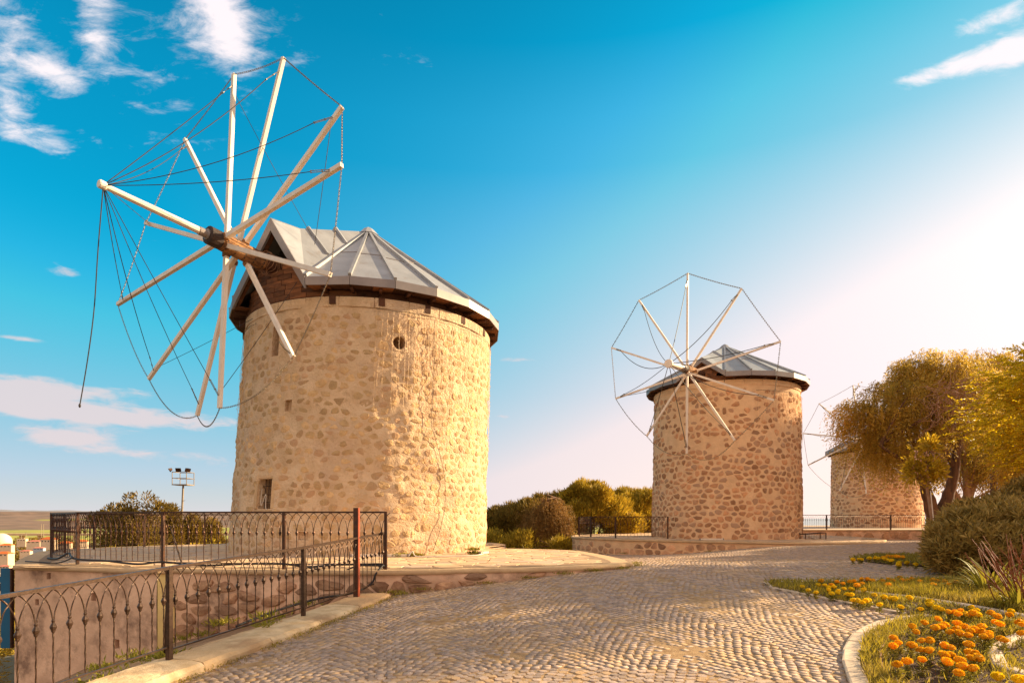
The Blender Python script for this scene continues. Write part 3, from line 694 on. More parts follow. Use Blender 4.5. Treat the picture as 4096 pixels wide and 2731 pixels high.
# ------------------------------------------------------------------ windmills
def windmill(name, label, base, R0, R1, z0, zt, lean, eave_c, Re, ug, vg, apex, ridge_u, ridge_z, phi, wheel, nspoke, spoke_w, wallm, stonem, cells, keep, shrink, proud, seed, nobj, holes, near):
    root = empty(name, (base[0], base[1], z0)); tag(root, label, 'windmill')
    base = np.array(base, float)
    camdir = math.atan2(-base[1], -base[0])          # azimuth of the side that faces the viewer
    Cc = 2*math.pi*R0
    def f(u, v, d):                                   # u arc metres along the base circle from the side facing the viewer, v height, d outward
        sc = np.ndim(u) == 0
        u, v, d = np.atleast_1d(u).astype(float), np.atleast_1d(v).astype(float), np.atleast_1d(d).astype(float)
        k = np.clip((v-z0)/(zt-z0), -.1, 1.1); r = R0+(R1-R0)*(1-(1-k)**1.25)
        a = camdir+u/R0
        x = base[0]+lean*k+(r+d)*np.cos(a); y = base[1]+(r+d)*np.sin(a)
        res = np.stack([x, y, v+0*x], 1); return res[0] if sc else res
    amp, nfq = (.075, 1.9) if near else (.035, 1.1)
    def rel(u, v): return float(amp*fbm(np.array([float(u)]), np.array([float(v)]), nfq, seed, 5, Cc)[0]*min(1, max(.1, (zt-v)/.25)))
    st = .07 if near else .16
    U = np.linspace(-Cc/2, Cc/2, int(Cc/st)); V = np.arange(z0-.6, zt+.01, st)
    wall = wall_sheet(U, V, holes, f, amp, nfq, seed, wallm, 'wall', None, P=Cc, damp=lambda u, v: np.clip((zt-v)/.25, .1, 1))
    def P(o, par_=root): o.parent = par_; o.matrix_parent_inverse = Matrix.Translation(-Vector(root.location)); return o
    P(wall)
    for o in list(COL.objects):
        if o.parent is None and o.name.startswith('reveal'): o.parent = wall
    # stones
    geos = []; noz = [(h[0]-.1, h[1]+.1, h[2]-.1, h[3]+.1) for h in holes]
    for c, p in voronoi(Cc, zt-.42-z0, cells[0], cells[1], .40, seed):
        q = rounded(p, shrink*rng.uniform(.7, 1.3), None, rng, 1, .10)+(-Cc/2, z0)
        cc = q.mean(0)
        if abs(cc[0]) > Cc*.27: continue
        if rng.random() > keep(cc[0], (cc[1]-z0)/(zt-z0)): continue
        if any(a < cc[0] < b and c_ < cc[1] < d_ for a, b, c_, d_ in noz): continue
        if not near or True: q = q.mean(0)+(q-q.mean(0))*(rng.uniform(.72, 1.2), rng.uniform(.68, 1.08))
        pr = proud*rng.uniform(.3, 1.5)
        base_d = -.03
        geos.append(slab_geo(q, base_d, pr, lambda u, v, d: f(u, v, d+rel(u, v)+rng.normal(0, proud*.18)), .80, pr*.35))
    # lift stones with the wall relief
    pieces('stone', geos, stonem, wall, dist_cam, nobj)
    # dressed band under the eave
    nb = 26; mbands = []
    for k in range(nb):
        a0 = -math.pi+2*math.pi*k/nb; a1 = a0+2*math.pi/nb-.006
        V_, F_ = [], []
        us = np.linspace(a0*R0, a1*R0, 4)
        for u in us:
            for (v, d) in ((zt-.24, .0), (zt-.24, .025), (zt-.004, .025), (zt-.004, -.2)): V_.append(f(u, v, d+rng.normal(0, .003)))
        F_ = [(r*4+c, (r+1)*4+c, (r+1)*4+c+1, r*4+c+1) for r in range(3) for c in range(3)]+[(0, 1, 2, 3), (15, 14, 13, 12)]
        if abs(a0+a1)/2 < 2.1: P(link('band_stone', mesh('band_stone', V_, F_, wallm))).parent = wall
    for o in wall.children: o.matrix_parent_inverse = Matrix.Identity(4)
    # ---- roof
    ah = np.array((math.cos(phi), math.sin(phi), 0)); vv = np.array((-ah[1], ah[0], 0)); ec = np.array((eave_c[0], eave_c[1], 0)); ze0, ze1 = eave_c[2], eave_c[3]
    if vv@np.array((1, 0, 0)) < 0: vv = -vv
    A = np.array(apex); Pk = ec+ah*ridge_u+(0, 0, ridge_z)
    al = math.atan2(vg, ug); N = 20
    angs = np.linspace(al, 2*math.pi-al, N+1)
    def ev(t, r=Re, z=ze1): return ec+ah*math.cos(t)*r+vv*math.sin(t)*r+(0, 0, z)
    E_ = [ev(t) for t in angs]; Eb = [ev(t, Re, ze0) for t in angs]
    roof = empty('roof', root.location); roof.parent = root; roof.matrix_parent_inverse = Matrix.Translation(-Vector(root.location))
    roofs = []
    def RP(o): o.parent = roof; o.matrix_parent_inverse = Matrix.Translation(-Vector(root.location)); return o
    th = .04
    def panel(pts, m=m_seam, nm='roof_panel'):
        pts = [np.array(p) for p in pts]; n_ = np.cross(pts[1]-pts[0], pts[2]-pts[0]); n_ /= np.linalg.norm(n_)
        if n_[2] < 0: n_ = -n_; pts = pts[::-1]
        k = len(pts); V_ = [p for p in pts]+[p-n_*th for p in pts]
        RP(link(nm, mesh(nm, V_, [tuple(range(k)), tuple(range(2*k-1, k-1, -1))]+[(i, k+i, k+(i+1) % k, (i+1) % k) for i in range(k)], m)))
    A0 = A.copy()
    for k in range(N): panel([A0, E_[k], E_[k+1]])
    Mk = A0+(Pk-A0)*.74-(0, 0, .17 if near else .02)
    for e_ in (E_[0], E_[-1]): panel([A0, Mk, e_]); panel([Mk, Pk, e_])
    # standing seams
    def seam(a, b, w=.07, h=.075):
        mb = MB(); mb.bar(np.array(a)+(0, 0, .03), np.array(b)+(0, 0, .03), w, h); RP(mb.build('seam', m_seam))
    for e_ in E_: seam(A0+(e_-A0)*.04, e_, .075, .085)
    for e_ in (E_[0], E_[-1]):
        for t in (.34, .62) if near else (.5,):
            r0 = Pk+(A0-Pk)*t-(0, 0, .17*(1-abs(t-.26)/.5) if near else 0); seam(r0, Pk+(A0-Pk)*t+(e_-Pk)*(1-t)*.90, .055, .07)
    mb = MB(); mb.lathe([(.34, -.17), (.16, .02), (.05, .09), (.01, .10)], A0+(0, 0, .03), 10); RP(mb.build('roof_cap', m_seam))
    for k in range(N):
        t_ = .52+.03*((k*7) % 3); a_, b_ = A0+(E_[k]-A0)*t_, A0+(E_[k+1]-A0)*t_; mb = MB(); mb.bar(a_+(0, 0, .004), b_+(0, 0, .004), .03, .012); RP(mb.build('lap_joint', m_fascia))
    # fascia plates
    for k in range(N):
        a, b, c, d_ = E_[k], E_[k+1], Eb[k+1], Eb[k]; o_ = (a+b)/2-ec; o_[2] = 0; o_ /= np.linalg.norm(o_)
        g_ = .004; dr = (b-a)/np.linalg.norm(b-a)*g_
        V_ = [a+o_*.015+dr, b+o_*.015-dr, c+o_*.015-dr, d_+o_*.015+dr, a-o_*.01+dr, b-o_*.01-dr, c-o_*.01-dr, d_-o_*.01+dr]
        RP(link('fascia', mesh('fascia', V_, [(0, 1, 2, 3), (7, 6, 5, 4), (0, 4, 5, 1), (1, 5, 6, 2), (2, 6, 7, 3), (3, 7, 4, 0)], m_fascia)))
    # rake trim at the gable
    for e_, sgn in ((E_[0], 1), (E_[-1], -1)):
        top = Pk+ah*.03; ft = e_+ah*.03; dn = (0, 0, -.28 if near else -.2)
        dnv = np.array(dn); w_ = ah*.03
        V_ = [top, ft, ft+dnv, top+dnv*1.15, top-w_*2, ft-w_*2, ft+dnv-w_*2, top+dnv*1.15-w_*2]
        RP(link('gable_trim', mesh('gable_trim', V_, [(0, 1, 2, 3), (7, 6, 5, 4), (0, 4, 5, 1), (1, 5, 6, 2), (2, 6, 7, 3), (3, 7, 4, 0)], m_fascia)))
    # soffit boards
    for k in range(N*2):
        t0 = al+(2*math.pi-2*al)*k/(N*2); t1 = al+(2*math.pi-2*al)*(k+1)/(N*2)-.004
        def edge(t):      # eave polygon radius at angle t
            j = min(int((t-al)/((2*math.pi-2*al)/N)), N-1); w = (angs[j+1]-angs[j]); m_ = (angs[j]+angs[j+1])/2
            return Re*math.cos(w/2)/math.cos(t-m_)
        q = [ev(t0, edge(t0)-.02, ze0+.01), ev(t1, edge(t1)-.02, ze0+.01), ev(t1, R1-.25, ze0+.03), ev(t0, R1-.25, ze0+.03)]
        V_ = q+[p+(0, 0, .025) for p in q]
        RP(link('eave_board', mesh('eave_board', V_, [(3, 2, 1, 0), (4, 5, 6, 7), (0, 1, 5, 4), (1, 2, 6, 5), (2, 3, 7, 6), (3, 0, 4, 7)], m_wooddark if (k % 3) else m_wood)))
    for k in range(30):
        t0 = 2*math.pi*k/30; t1 = 2*math.pi*(k+1)/30-.004; V_ = []
        for t in (t0, (t0+t1)/2, t1):
            for r_, z_ in ((R1-.12, zt-.02), (R1-.05, zt-.02), (R1-.05, ze0+.02), (R1-.12, ze0+.02)): V_.append(ec+ah*math.cos(t)*r_+vv*math.sin(t)*r_+(0, 0, z_))
        F_ = [(j*4+i, (j+1)*4+i, (j+1)*4+(i+1) % 4, j*4+(i+1) % 4) for j in range(2) for i in range(4)]+[(3, 2, 1, 0), (8, 9, 10, 11)]
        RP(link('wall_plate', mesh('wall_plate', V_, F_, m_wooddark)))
    # rafter ends seen under the eave
    for t in np.linspace(al+.1, 2*math.pi-al-.1, 30):
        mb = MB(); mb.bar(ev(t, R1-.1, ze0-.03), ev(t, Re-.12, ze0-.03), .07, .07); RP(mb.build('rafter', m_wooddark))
    for k in range(17 if near else 0):
        t = al+.15+(2*math.pi-2*al-.3)*k/16; mb = MB(); a_ = ev(t, R1-.2, zt-.10); b_ = ev(t, R1+.13, zt-.10); mb.bar(a_, b_, .15, .19); RP(mb.build('notch_block', m_wooddark))  # dark blocks stand in for the shadowed notches under the eave
    # boarded front under the gable, curved like the tower
    def zroof(u, v):
        v = abs(v); f0, f1_, f2_ = A0, Pk, E_[0]
        au, av = (A0-ec)@ah, 0.0; pu, pv = ridge_u, 0.0; eu, evv = ug, vg
        M_ = np.array([[au, pu, eu], [av, pv, evv], [1, 1, 1.]]); b = np.linalg.solve(M_, (u, v, 1)); return b[0]*A0[2]+b[1]*Pk[2]+b[2]*E_[0][2]
    bh = .13; rb = R1-.04; zz = ze0-.12; row = 0
    while zz < Pk[2]-.2:
        t = -1.05+random.uniform(0, .12)
        while t < 1.05:
            dt = random.uniform(.10, .20); tm = t+dt/2
            u_, v_ = math.cos(tm)*rb, math.sin(tm)*rb
            ok_ = abs(tm) < al+.35 and zz+bh < (zroof(u_, v_)-.05 if abs(v_) < vg*1.0 else ze0+.12) and not (abs(v_) < .36 and ze0+.62 < zz)
            ok_ = ok_ and (abs(v_) < vg*.2 or zz+bh < zroof(math.cos(abs(tm)+dt/2)*rb, math.sin(abs(tm)+dt/2)*rb)-.07 or zz+bh < ze0+.12)
            if ok_:
                V_ = []
                for tt in (t, tm, t+dt-.006):
                    for r_, z_ in ((rb-.03, zz), (rb, zz), (rb, zz+bh-.008), (rb-.03, zz+bh-.008)):
                        V_.append(ec+ah*math.cos(tt)*r_+vv*math.sin(tt)*r_+(0, 0, z_+random.gauss(0, .001)))
                F_ = [(j*4+i, (j+1)*4+i, (j+1)*4+(i+1) % 4, j*4+(i+1) % 4) for j in range(2) for i in range(4)]+[(3, 2, 1, 0), (8, 9, 10, 11)]
                P(link('board', mesh('board', V_, F_, m_wood, var=[random.random()]*12)))
            t += dt
        zz += bh; row += 1
    mb = MB(); mb.bar(Pk-ah*.12-(0, 0, .22), E_[0]-ah*.12-(0, 0, .12), .09, .12); mb2 = MB(); mb2.bar(Pk-ah*.12-(0, 0, .22), E_[-1]-ah*.12-(0, 0, .12), .09, .12)
    RP(mb.build('rafter', m_wood)); RP(mb2.build('rafter', m_wood))
    # ---- shaft, spokes, sprit, chains and wires
    C = np.array(wheel['C']); a = np.array(wheel['a']); tips = np.array(wheel['tips']); bs = np.array(wheel['base']); K = np.array(wheel['K']); ns = nspoke//2
    smin = min((b_-C)@a for b_ in bs)-.2; smax = max((b_-C)@a for b_ in bs)+.32
    r1 = .195 if near else .15
    nose = C+a*smax
    mb = MB(); mb.lathe([(r1*.96, smin-.05), (r1, smin), (r1*1.02, smax-.3), (r1, smax-.28)], C, 12, a); sh = P(mb.build('hub', m_shaft))
    mb = MB(); mb.lathe([(r1*1.03, smax-.29), (r1*1.08, smax-.27), (r1*1.08, smax), (r1*.9, smax+.02)], C, 14, a); P(mb.build('nose_drum', m_shaftdark))
    for s_ in np.linspace(smin+.05, smax-.38, 5 if near else 3):
        mb = MB(); mb.lathe([(r1*1.02, s_-.025), (r1*1.10, s_-.02), (r1*1.10, s_+.02), (r1*1.02, s_+.025)], C, 14, a); P(mb.build('iron_band', m_shaftdark))
    for k in range(12):     # staves bulge between the bands
        u0 = np.cross(a, (0, 0, 1.)); u0 /= np.linalg.norm(u0); w0 = np.cross(a, u0); an = 2*math.pi*k/12
        d0 = u0*math.cos(an)+w0*math.sin(an)
        mb = MB(); mb.bar(C+d0*r1*.99+a*smin, C+d0*r1*1.0+a*(smax-.32), r1*.46, .03, up=d0); P(mb.build('stave', m_shaft))
    back = C-a*((C-ec)[:2]@a[:2]*1.0); inner_s = smin-2.3
    mb = MB(); mb.lathe([(r1*.8, inner_s), (r1*.95, smin-.05)], C, 10, a); P(mb.build('shaft', m_wooddark))
    rs = .075 if near else .09
    mb = MB(); mb.tube([nose-(K-nose)*.02, nose+(K-nose)*.5, K], [rs*1.1, rs, rs*.8], 10); P(mb.build('bowsprit', m_white, smooth=False))
    kd = (K-nose)/np.linalg.norm(K-nose)
    mb = MB(); mb.lathe([(rs*1.7, 0), (rs*1.7, .04), (rs*1.25, .06), (rs*1.25, .22)], nose, 12, kd); P(mb.build('flange', m_fascia))
    mb = MB(); hs_ = .085 if near else .17
    mb.lathe([(hs_*.9, -.05), (hs_, -.03), (hs_, .06), (hs_*.9, .08)], K, 12, kd); P(mb.build('end_disc', m_white))
    spokes = []
    for i in range(nspoke):
        t = tips[i]; o_ = tips[(i+ns) % nspoke]; dd = t-o_; b_ = bs[i % ns]
        q = o_+dd*(((b_-o_)@dd)/(dd@dd))
        tt = (t-q)/np.linalg.norm(t-q)
        mb = MB(); mb.bar(q+tt*.08, t, spoke_w, spoke_w*.9, up=a, w2=spoke_w*.86); sp_ = P(mb.build('spoke', m_white))
        mb = MB(); mb.bar(q+tt*(r1*.7), q+tt*(r1*1.25), spoke_w*1.3, spoke_w*1.2, up=a); P(mb.build('socket', m_shaft))
        spokes.append(q)
    def sagline(p, q_, sag, n=14):
        p = np.array(p); q_ = np.array(q_); T = np.linspace(0, 1, n)[:, None]; L_ = p*(1-T)+q_*T; L_[:, 2] -= sag*4*(T*(1-T))[:, 0]; return L_
    def wire(pts, r, m=m_cable, nm='wire'):
        mb = MB(); mb.tube(pts, r, 4, False); P(mb.build(nm, m))
    def chain(pts, nm='chain'):
        Lk = .07 if near else .13; q = resample(pts, Lk*.72); mb = MB()
        for i in range(len(q)-1):
            c0 = (q[i]+q[i+1])/2; d_ = q[i+1]-q[i]; d_ /= np.linalg.norm(d_); u = np.cross(d_, (.3, .9, .1) if i % 2 else (.9, -.3, .2)); u /= np.linalg.norm(u)
            w_, th_ = (.013, .0065) if near else (.015, .009)
            for s_ in (-1, 1): mb.bar(c0-d_*Lk*.5+u*w_*s_, c0+d_*Lk*.5+u*w_*s_, th_)
            mb.bar(c0-d_*Lk*.48-u*w_, c0-d_*Lk*.48+u*w_, th_); mb.bar(c0+d_*Lk*.48-u*w_, c0+d_*Lk*.48+u*w_, th_)
        P(mb.build(nm, m_chain))
    sags = wheel['sag']
    for i in range(nspoke): chain(sagline(tips[i], tips[(i+1) % nspoke], sags[i]))
    wr = .0085 if near else .014
    for i in range(nspoke):
        if wheel['wire'][i] is None: continue
        q = spokes[i]; t = tips[i]; e_ = t+(q-t)*.06
        e2 = e_+(K-e_)*.10
        wire(sagline(e2, K, wheel['wire'][i]), wr)
        mb = MB(); dd = (K-e_)/np.linalg.norm(K-e_); u = np.cross(dd, a); u /= np.linalg.norm(u); th_ = wr*1.3
        for s_ in (-1, 1): mb.bar(e_+u*.02*s_, e2+u*.02*s_, th_)
        mb.bar(e_-u*.02, e_+u*.02, th_*1.4); mb.bar(e2-u*.03, e2+u*.03, th_*2); mb.bar(e_+(e2-e_)*.5-u*.03, e_+(e2-e_)*.5+u*.03, th_*2)
        P(mb.build('turnbuckle', m_chain))
    for i, z_ in wheel.get('back', []):     # stays that run back to the roof
        wire(sagline(tips[i]+(spokes[i]-tips[i])*.1, z_, .05), wr*.8)
    return root, f, wall, P, dict(ec=ec, ah=ah, vv=vv, E=E_)

W1 = {"C": [-6.712, 14.336, 8.073], "a": [-0.5156, -0.8544, 0.064], "tips": [[-6.8, 14.68, 12.426], [-5.634, 14.798, 12.922], [-3.697, 13.063, 10.526], [-3.431, 12.099, 8.697], [-3.682, 12.169, 6.519], [-4.951, 13.574, 5.217], [-6.871, 14.104, 4.164], [-8.252, 15.729, 4.264], [-9.963, 16.46, 5.392], [-10.818, 16.462, 7.437], [-9.827, 16.099, 9.487], [-9.011, 16.533, 12.001]], "base": [[-6.727, 14.31, 8.075], [-6.382, 14.883, 8.032], [-6.552, 14.601, 8.053], [-6.846, 14.114, 8.09], [-6.81, 14.174, 8.085], [-6.485, 14.712, 8.045]], "K": [-8.168, 11.984, 8.222],
      "sag": [.06, .02, .02, .03, .06, .28, .36, .42, .18, .06, .05, .03], "wire": [.02, .22, .22, .08, None, None, .02, .1, .18, .10, .0, .16],
      "back": [(0, (-5.2, 15.6, 8.9)), (2, (-5.0, 15.2, 8.5)), (8, (-5.6, 15.6, 7.4)), (6, (-5.3, 15.0, 7.6))]}
W2 = {"C": [7.485, 25.437, 7.846], "a": [-0.5833, -0.8082, -0.0805], "tips": [[7.297, 24.921, 11.724], [9.22, 24.08, 10.773], [10.631, 23.748, 8.55], [10.242, 23.455, 6.174], [8.989, 24.208, 4.695], [7.443, 25.554, 4.315], [6.043, 26.923, 5.241], [4.845, 28.063, 7.145], [4.519, 27.274, 9.299], [5.517, 26.083, 11.026]], "base": [[7.36, 25.263, 7.829], [7.573, 25.559, 7.858], [7.792, 25.862, 7.889], [7.41, 25.333, 7.836], [7.27, 25.138, 7.817]], "K": [6.178, 23.639, 7.647],
      "sag": [.03, .03, .03, .05, .5, .35, .15, .03, .03, .03], "wire": [.12, .22, .1, .3, .1, .02, .02, .1, .45, .42], "back": [(2, (8.7, 26.9, 8.4)), (7, (8.2, 27.2, 7.8))]}
W3 = {"C": [27.924, 47.943, 7.809], "a": [-0.6872, -0.7264, 0.0005], "tips": [[27.27, 47.983, 12.143], [30.07, 47.334, 11.698], [30.709, 45.141, 9.665], [30.896, 44.85, 6.985], [29.906, 45.663, 4.647], [27.948, 47.336, 3.474], [27.276, 49.971, 3.807], [24.954, 50.583, 5.984], [24.643, 50.767, 8.686], [25.5, 49.836, 11.027]], "base": [[27.834, 47.836, 7.809], [28.032, 48.091, 7.808], [27.84, 47.854, 7.809], [27.784, 47.795, 7.809], [27.723, 47.73, 7.809]], "K": [25.808, 45.814, 7.575],
      "sag": [.05]*5+[.4, .3, .1, .05, .05], "wire": [.1]*10}
def px_u(f, px, py):      # arc position of a pixel on the near tower
    best = None
    for u in np.linspace(-7, 7, 1401):
        p = f(u, 0, 0); e_ = abs(2048+F_PX*p[0]/p[1]-px)
        if (best is None or e_ < best[0]) : best = (e_, u)
    return best[1]
# openings of the near tower: barred window, slit, round hole, two small niches
holes1 = [(-2.99, -2.50, 1.81, 2.56, .45), (-2.87, -2.61, 5.65, 6.40, .45), (.46, .88, 5.74, 6.16, 0), (-2.26, -2.05, 4.22, 4.50, .12), (-1.62, -1.35, 1.05, 1.25, .08)]
mill1, f1w, wall1, PP1, rf1 = windmill('windmill', 'large near windmill of plastered ochre stone, grey zinc cap, twelve white bare spokes', (-4.52, 18.21), 3.71, 3.52, TZ1, 7.0, .30,
    (-4.30, 18.27, 7.18, 7.38), 3.90, 3.636, 1.41, (-4.38, 18.3, 10.3), 3.52, 9.2, R_(238.9), W1, 12, .106, m_plaster, m_stone1, (.275, .20), lambda u, k: .74 if u < .8 else .86, .20, .010, 31, 300, holes1, True)
mill2, f2w, wall2, PP2, rf2 = windmill('windmill', 'middle windmill of reddish rubble with pale mortar, low zinc cap and ten white spokes', (10.49, 29.6), 3.5, 3.38, TZ2, 7.64, 0.0,
    (10.49, 29.6, 7.72, 7.93), 3.76, 3.59, 1.08, (10.49, 29.6, 10.0), 3.44, 8.75, R_(234.2), W2, 10, .088, m_mortar2, m_stone2, (.335, .25), lambda u, k: .93 if k < .55 else (.62 if k < .93 else .2), .17, .02, 32, 300, [], False)
mill3, f3w, wall3, PP3, rf3 = windmill('windmill', 'farthest windmill, half hidden behind the drooping tree, pale rubble tower', (31.1, 51.3), 3.45, 3.35, TZ3, 6.95, 0.0,
    (31.1, 51.3, 7.05, 7.28), 3.85, 3.6, 1.3, (31.1, 51.3, 9.4), 3.5, 8.4, R_(226.6), W3, 10, .11, m_mortar2, m_stone2, (.42, .30), lambda u, k: .85, .15, .02, 33, 200, [], False)

# round hole: cement collar with a deep dark tube
cu, cv = .67, 5.95
mb = MB(); n = 24; ring = [(cu+.21*math.cos(2*math.pi*k/n), cv+.21*math.sin(2*math.pi*k/n)) for k in range(n)]; inn = [(cu+.165*math.cos(2*math.pi*k/n), cv+.165*math.sin(2*math.pi*k/n)) for k in range(n)]
sq = []
for k in range(n):
    c_, s_ = math.cos(2*math.pi*k/n), math.sin(2*math.pi*k/n); m_ = .235/max(abs(c_), abs(s_)); sq.append((cu+c_*m_, cv+s_*m_))
V_ = [f1w(u, v, .0) for u, v in sq]+[f1w(u, v, .012) for u, v in ring]+[f1w(u, v, .004) for u, v in inn]+[f1w(u, v, -.5) for u, v in inn]
F_ = [(j*n+i, j*n+(i+1) % n, (j+1)*n+(i+1) % n, (j+1)*n+i) for j in range(3) for i in range(n)]+[tuple(range(3*n, 4*n))]
mb.add(V_, F_); o = PP1(mb.build('round_opening', m_plaster)); o.parent = wall1; o.matrix_parent_inverse = Matrix.Identity(4)
wall1['label'] = 'plastered rubble tower wall'
# barred window: iron bars and stone frame
wn = PP1(empty('window', (0, 0, 0))); wn.parent = mill1
def wadd(mb, nm, m): o = mb.build(nm, m); o.parent = wn; o.matrix_parent_inverse = Matrix.Identity(4); return o
wn.location = (0, 0, 0); wn.matrix_parent_inverse = Matrix.Translation(-Vector(mill1.location))
for u in (-2.87, -2.745, -2.62): mb = MB(); mb.tube([f1w(u, 1.81, -.12), f1w(u, 2.56, -.12)], .011, 5); wadd(mb, 'bar', m_iron)
for v in (1.98, 2.17, 2.38): mb = MB(); mb.tube([f1w(-2.99, v, -.12), f1w(-2.50, v, -.12)], .010, 5); wadd(mb, 'bar', m_iron)
for (u0, u1, v0, v1) in ((-3.09, -2.40, 2.565, 2.69), (-2.49, -2.38, 1.80, 2.56), (-3.12, -2.995, 1.80, 2.56), (-3.10, -2.40, 1.71, 1.795)):
    V_, F_ = slab_geo(np.array([(u0, v0), (u1, v0), (u1, v1), (u0, v1)]), -.03, .02, lambda u, v, d: f1w(u, v, d+rng.normal(0, .003)), .93)
    o = link('window_frame', mesh('window_frame', V_, F_, m_dress), wn)
mb = MB(); mb.add([f1w(-2.98, 1.82, -.43), f1w(-2.51, 1.82, -.43), f1w(-2.51, 2.55, -.43), f1w(-2.98, 2.55, -.43)], [(0, 1, 2, 3)]); wadd(mb, 'pane', m_darkin)  # dark sheet stands in for the unlit room behind the bars
# loose rope hanging from the bowsprit of the near mill
K1 = np.array(W1['K']); rp = [K1+(0, 0, -.05), np.array(W(392, 1000, 11.98)), np.array(W(376, 1240, 11.98)), np.array(W(350, 1440, 11.98)), np.array(W(319, 1622, 11.98))]
mb = MB(); mb.tube(smooth_line(rp, 6), .011, 5); mb.lathe([(.012, -.04), (.024, 0), (.012, .04)], rp[-1], 6); PP1(mb.build('loose_rope', m_cable))
mb = MB(); mb.tube([W(1118, 1366, 13.1), W(1135, 1390, 13.1), W(1160, 1412, 13.1)], .018, 5); PP1(mb.build('loose_hook', m_chain))
# wire coils round the shaft
for k in range(9):
    C = np.array(W1['C']); a = np.array(W1['a']); s0 = -.9-.07*k; u0 = np.cross(a, (0, 0, 1.)); w0 = np.cross(a, u0)
    pts = [C+a*(s0+.05*math.sin(3*t+k))+(u0*math.cos(t)+w0*math.sin(t))*(.27+.03*math.sin(5*t+k)) for t in np.linspace(0, 6.3, 20)]
    mb = MB(); mb.tube(pts, .006, 4, False); PP1(mb.build('wire', m_twig))

# fairy light curtains
def lights(label, group, f, u0, u1, ztop, lens, seed, R):
    root = empty('fairy_light_curtain', tuple(f((u0+u1)/2, ztop, .05))); tag(root, label, 'string lights')
    g = np.random.default_rng(seed); inv = Matrix.Translation(-Vector(root.location))
    mb = MB(); mb.tube([f(u, ztop+.01*math.sin(9*u), .05) for u in np.linspace(u0, u1, int((u1-u0)/.12))], .006, 4, False)
    o = mb.build('carrier_wire', m_cable, root); o.matrix_parent_inverse = inv
    u = u0
    while u < u1:
        Ls = lens(u)*g.uniform(.75, 1.1); mb = MB()
        if Ls > .1:
            n = max(3, int(Ls/.12)); pts = []; uu = u
            for k in range(n+1):
                uu = uu+g.normal(0, .008); pts.append(f(uu, ztop-Ls*k/n, .045+abs(g.normal(0, .012))))
            mb.tube(pts, R*.45, 3, False)
            for k in range(1, n+1):
                for s_ in (0, 1):
                    p = pts[k]+(pts[k-1]-pts[k])*s_*.5; q = p+np.array((g.normal(0, .018), g.normal(0, .018), g.uniform(-.06, .0))); mb.bar(p, q, R*.8)
            o = mb.build('light_strand', m_lamp, root); o.matrix_parent_inverse = inv
        u += g.uniform(.09, .17)
lights('curtain of warm fairy light strands hung under the eave of the near windmill', None, f1w, .05, 5.9, 6.72, lambda u: 1.2+1.7*abs(math.sin(u*2.1+.6))*(1 if u < 5.2 else .8), 51, .006)
lights('fairy light strands hanging down the shaded left edge of the near windmill', None, f1w, -4.9, -3.6, 6.62, lambda u: 2.6 if u < -4.2 else 1.1, 52, .007)
lights('fairy light curtain on the sunlit upper right of the middle windmill', None, f2w, 1.35, 5.0, 7.15, lambda u: 1.35+.5*math.sin(u*3)**2+(.6 if u > 4.3 else 0), 53, .009)

# ------------------------------------------------------------------ wrought iron railings
def baluster_mesh(s, h, slope=0.0, m=m_iron, split=.60, zb=.09, simple=False):
    """twisted bar with a knob that opens into two crossing arcs; x runs along the fence, slope shears z"""
    mb = MB(); sh = lambda p: np.array((p[0], p[1], p[2]+slope*p[0]))
    hk = zb+(h-zb)*split
    n = 3 if simple else 12
    mb.tube([sh((0, 0, z)) for z in np.linspace(zb, hk, n)], .0075, 4, False, twist=.6)
    if not simple: mb.lathe([(.007, -.06), (.016, -.045), (.016, -.035), (.024, -.02), (.026, -.005), (.020, .01), (.010, .03), (.015, .045), (.006, .06)], sh((0, 0, hk)), 8)
    else: mb.lathe([(.008, -.05), (.022, 0), (.008, .05)], sh((0, 0, hk)), 5)
    for sg in (-1, 1):
        pts = []
        for t in np.linspace(0, 1, 4 if simple else 8):
            a = t*math.pi*.36; x = (1-math.cos(a))/(1-math.cos(math.pi*.36)); z = math.sin(a)/math.sin(math.pi*.36)
            pts.append(sh((sg*(.006+x*(s-.006)), 0, hk+.03+(h-.012-hk-.03)*z)))
        mb.tube(pts, .0062, 4, False, twist=.0 if simple else .5)
    return mesh('baluster', np.concatenate(mb.V), mb.F, m)
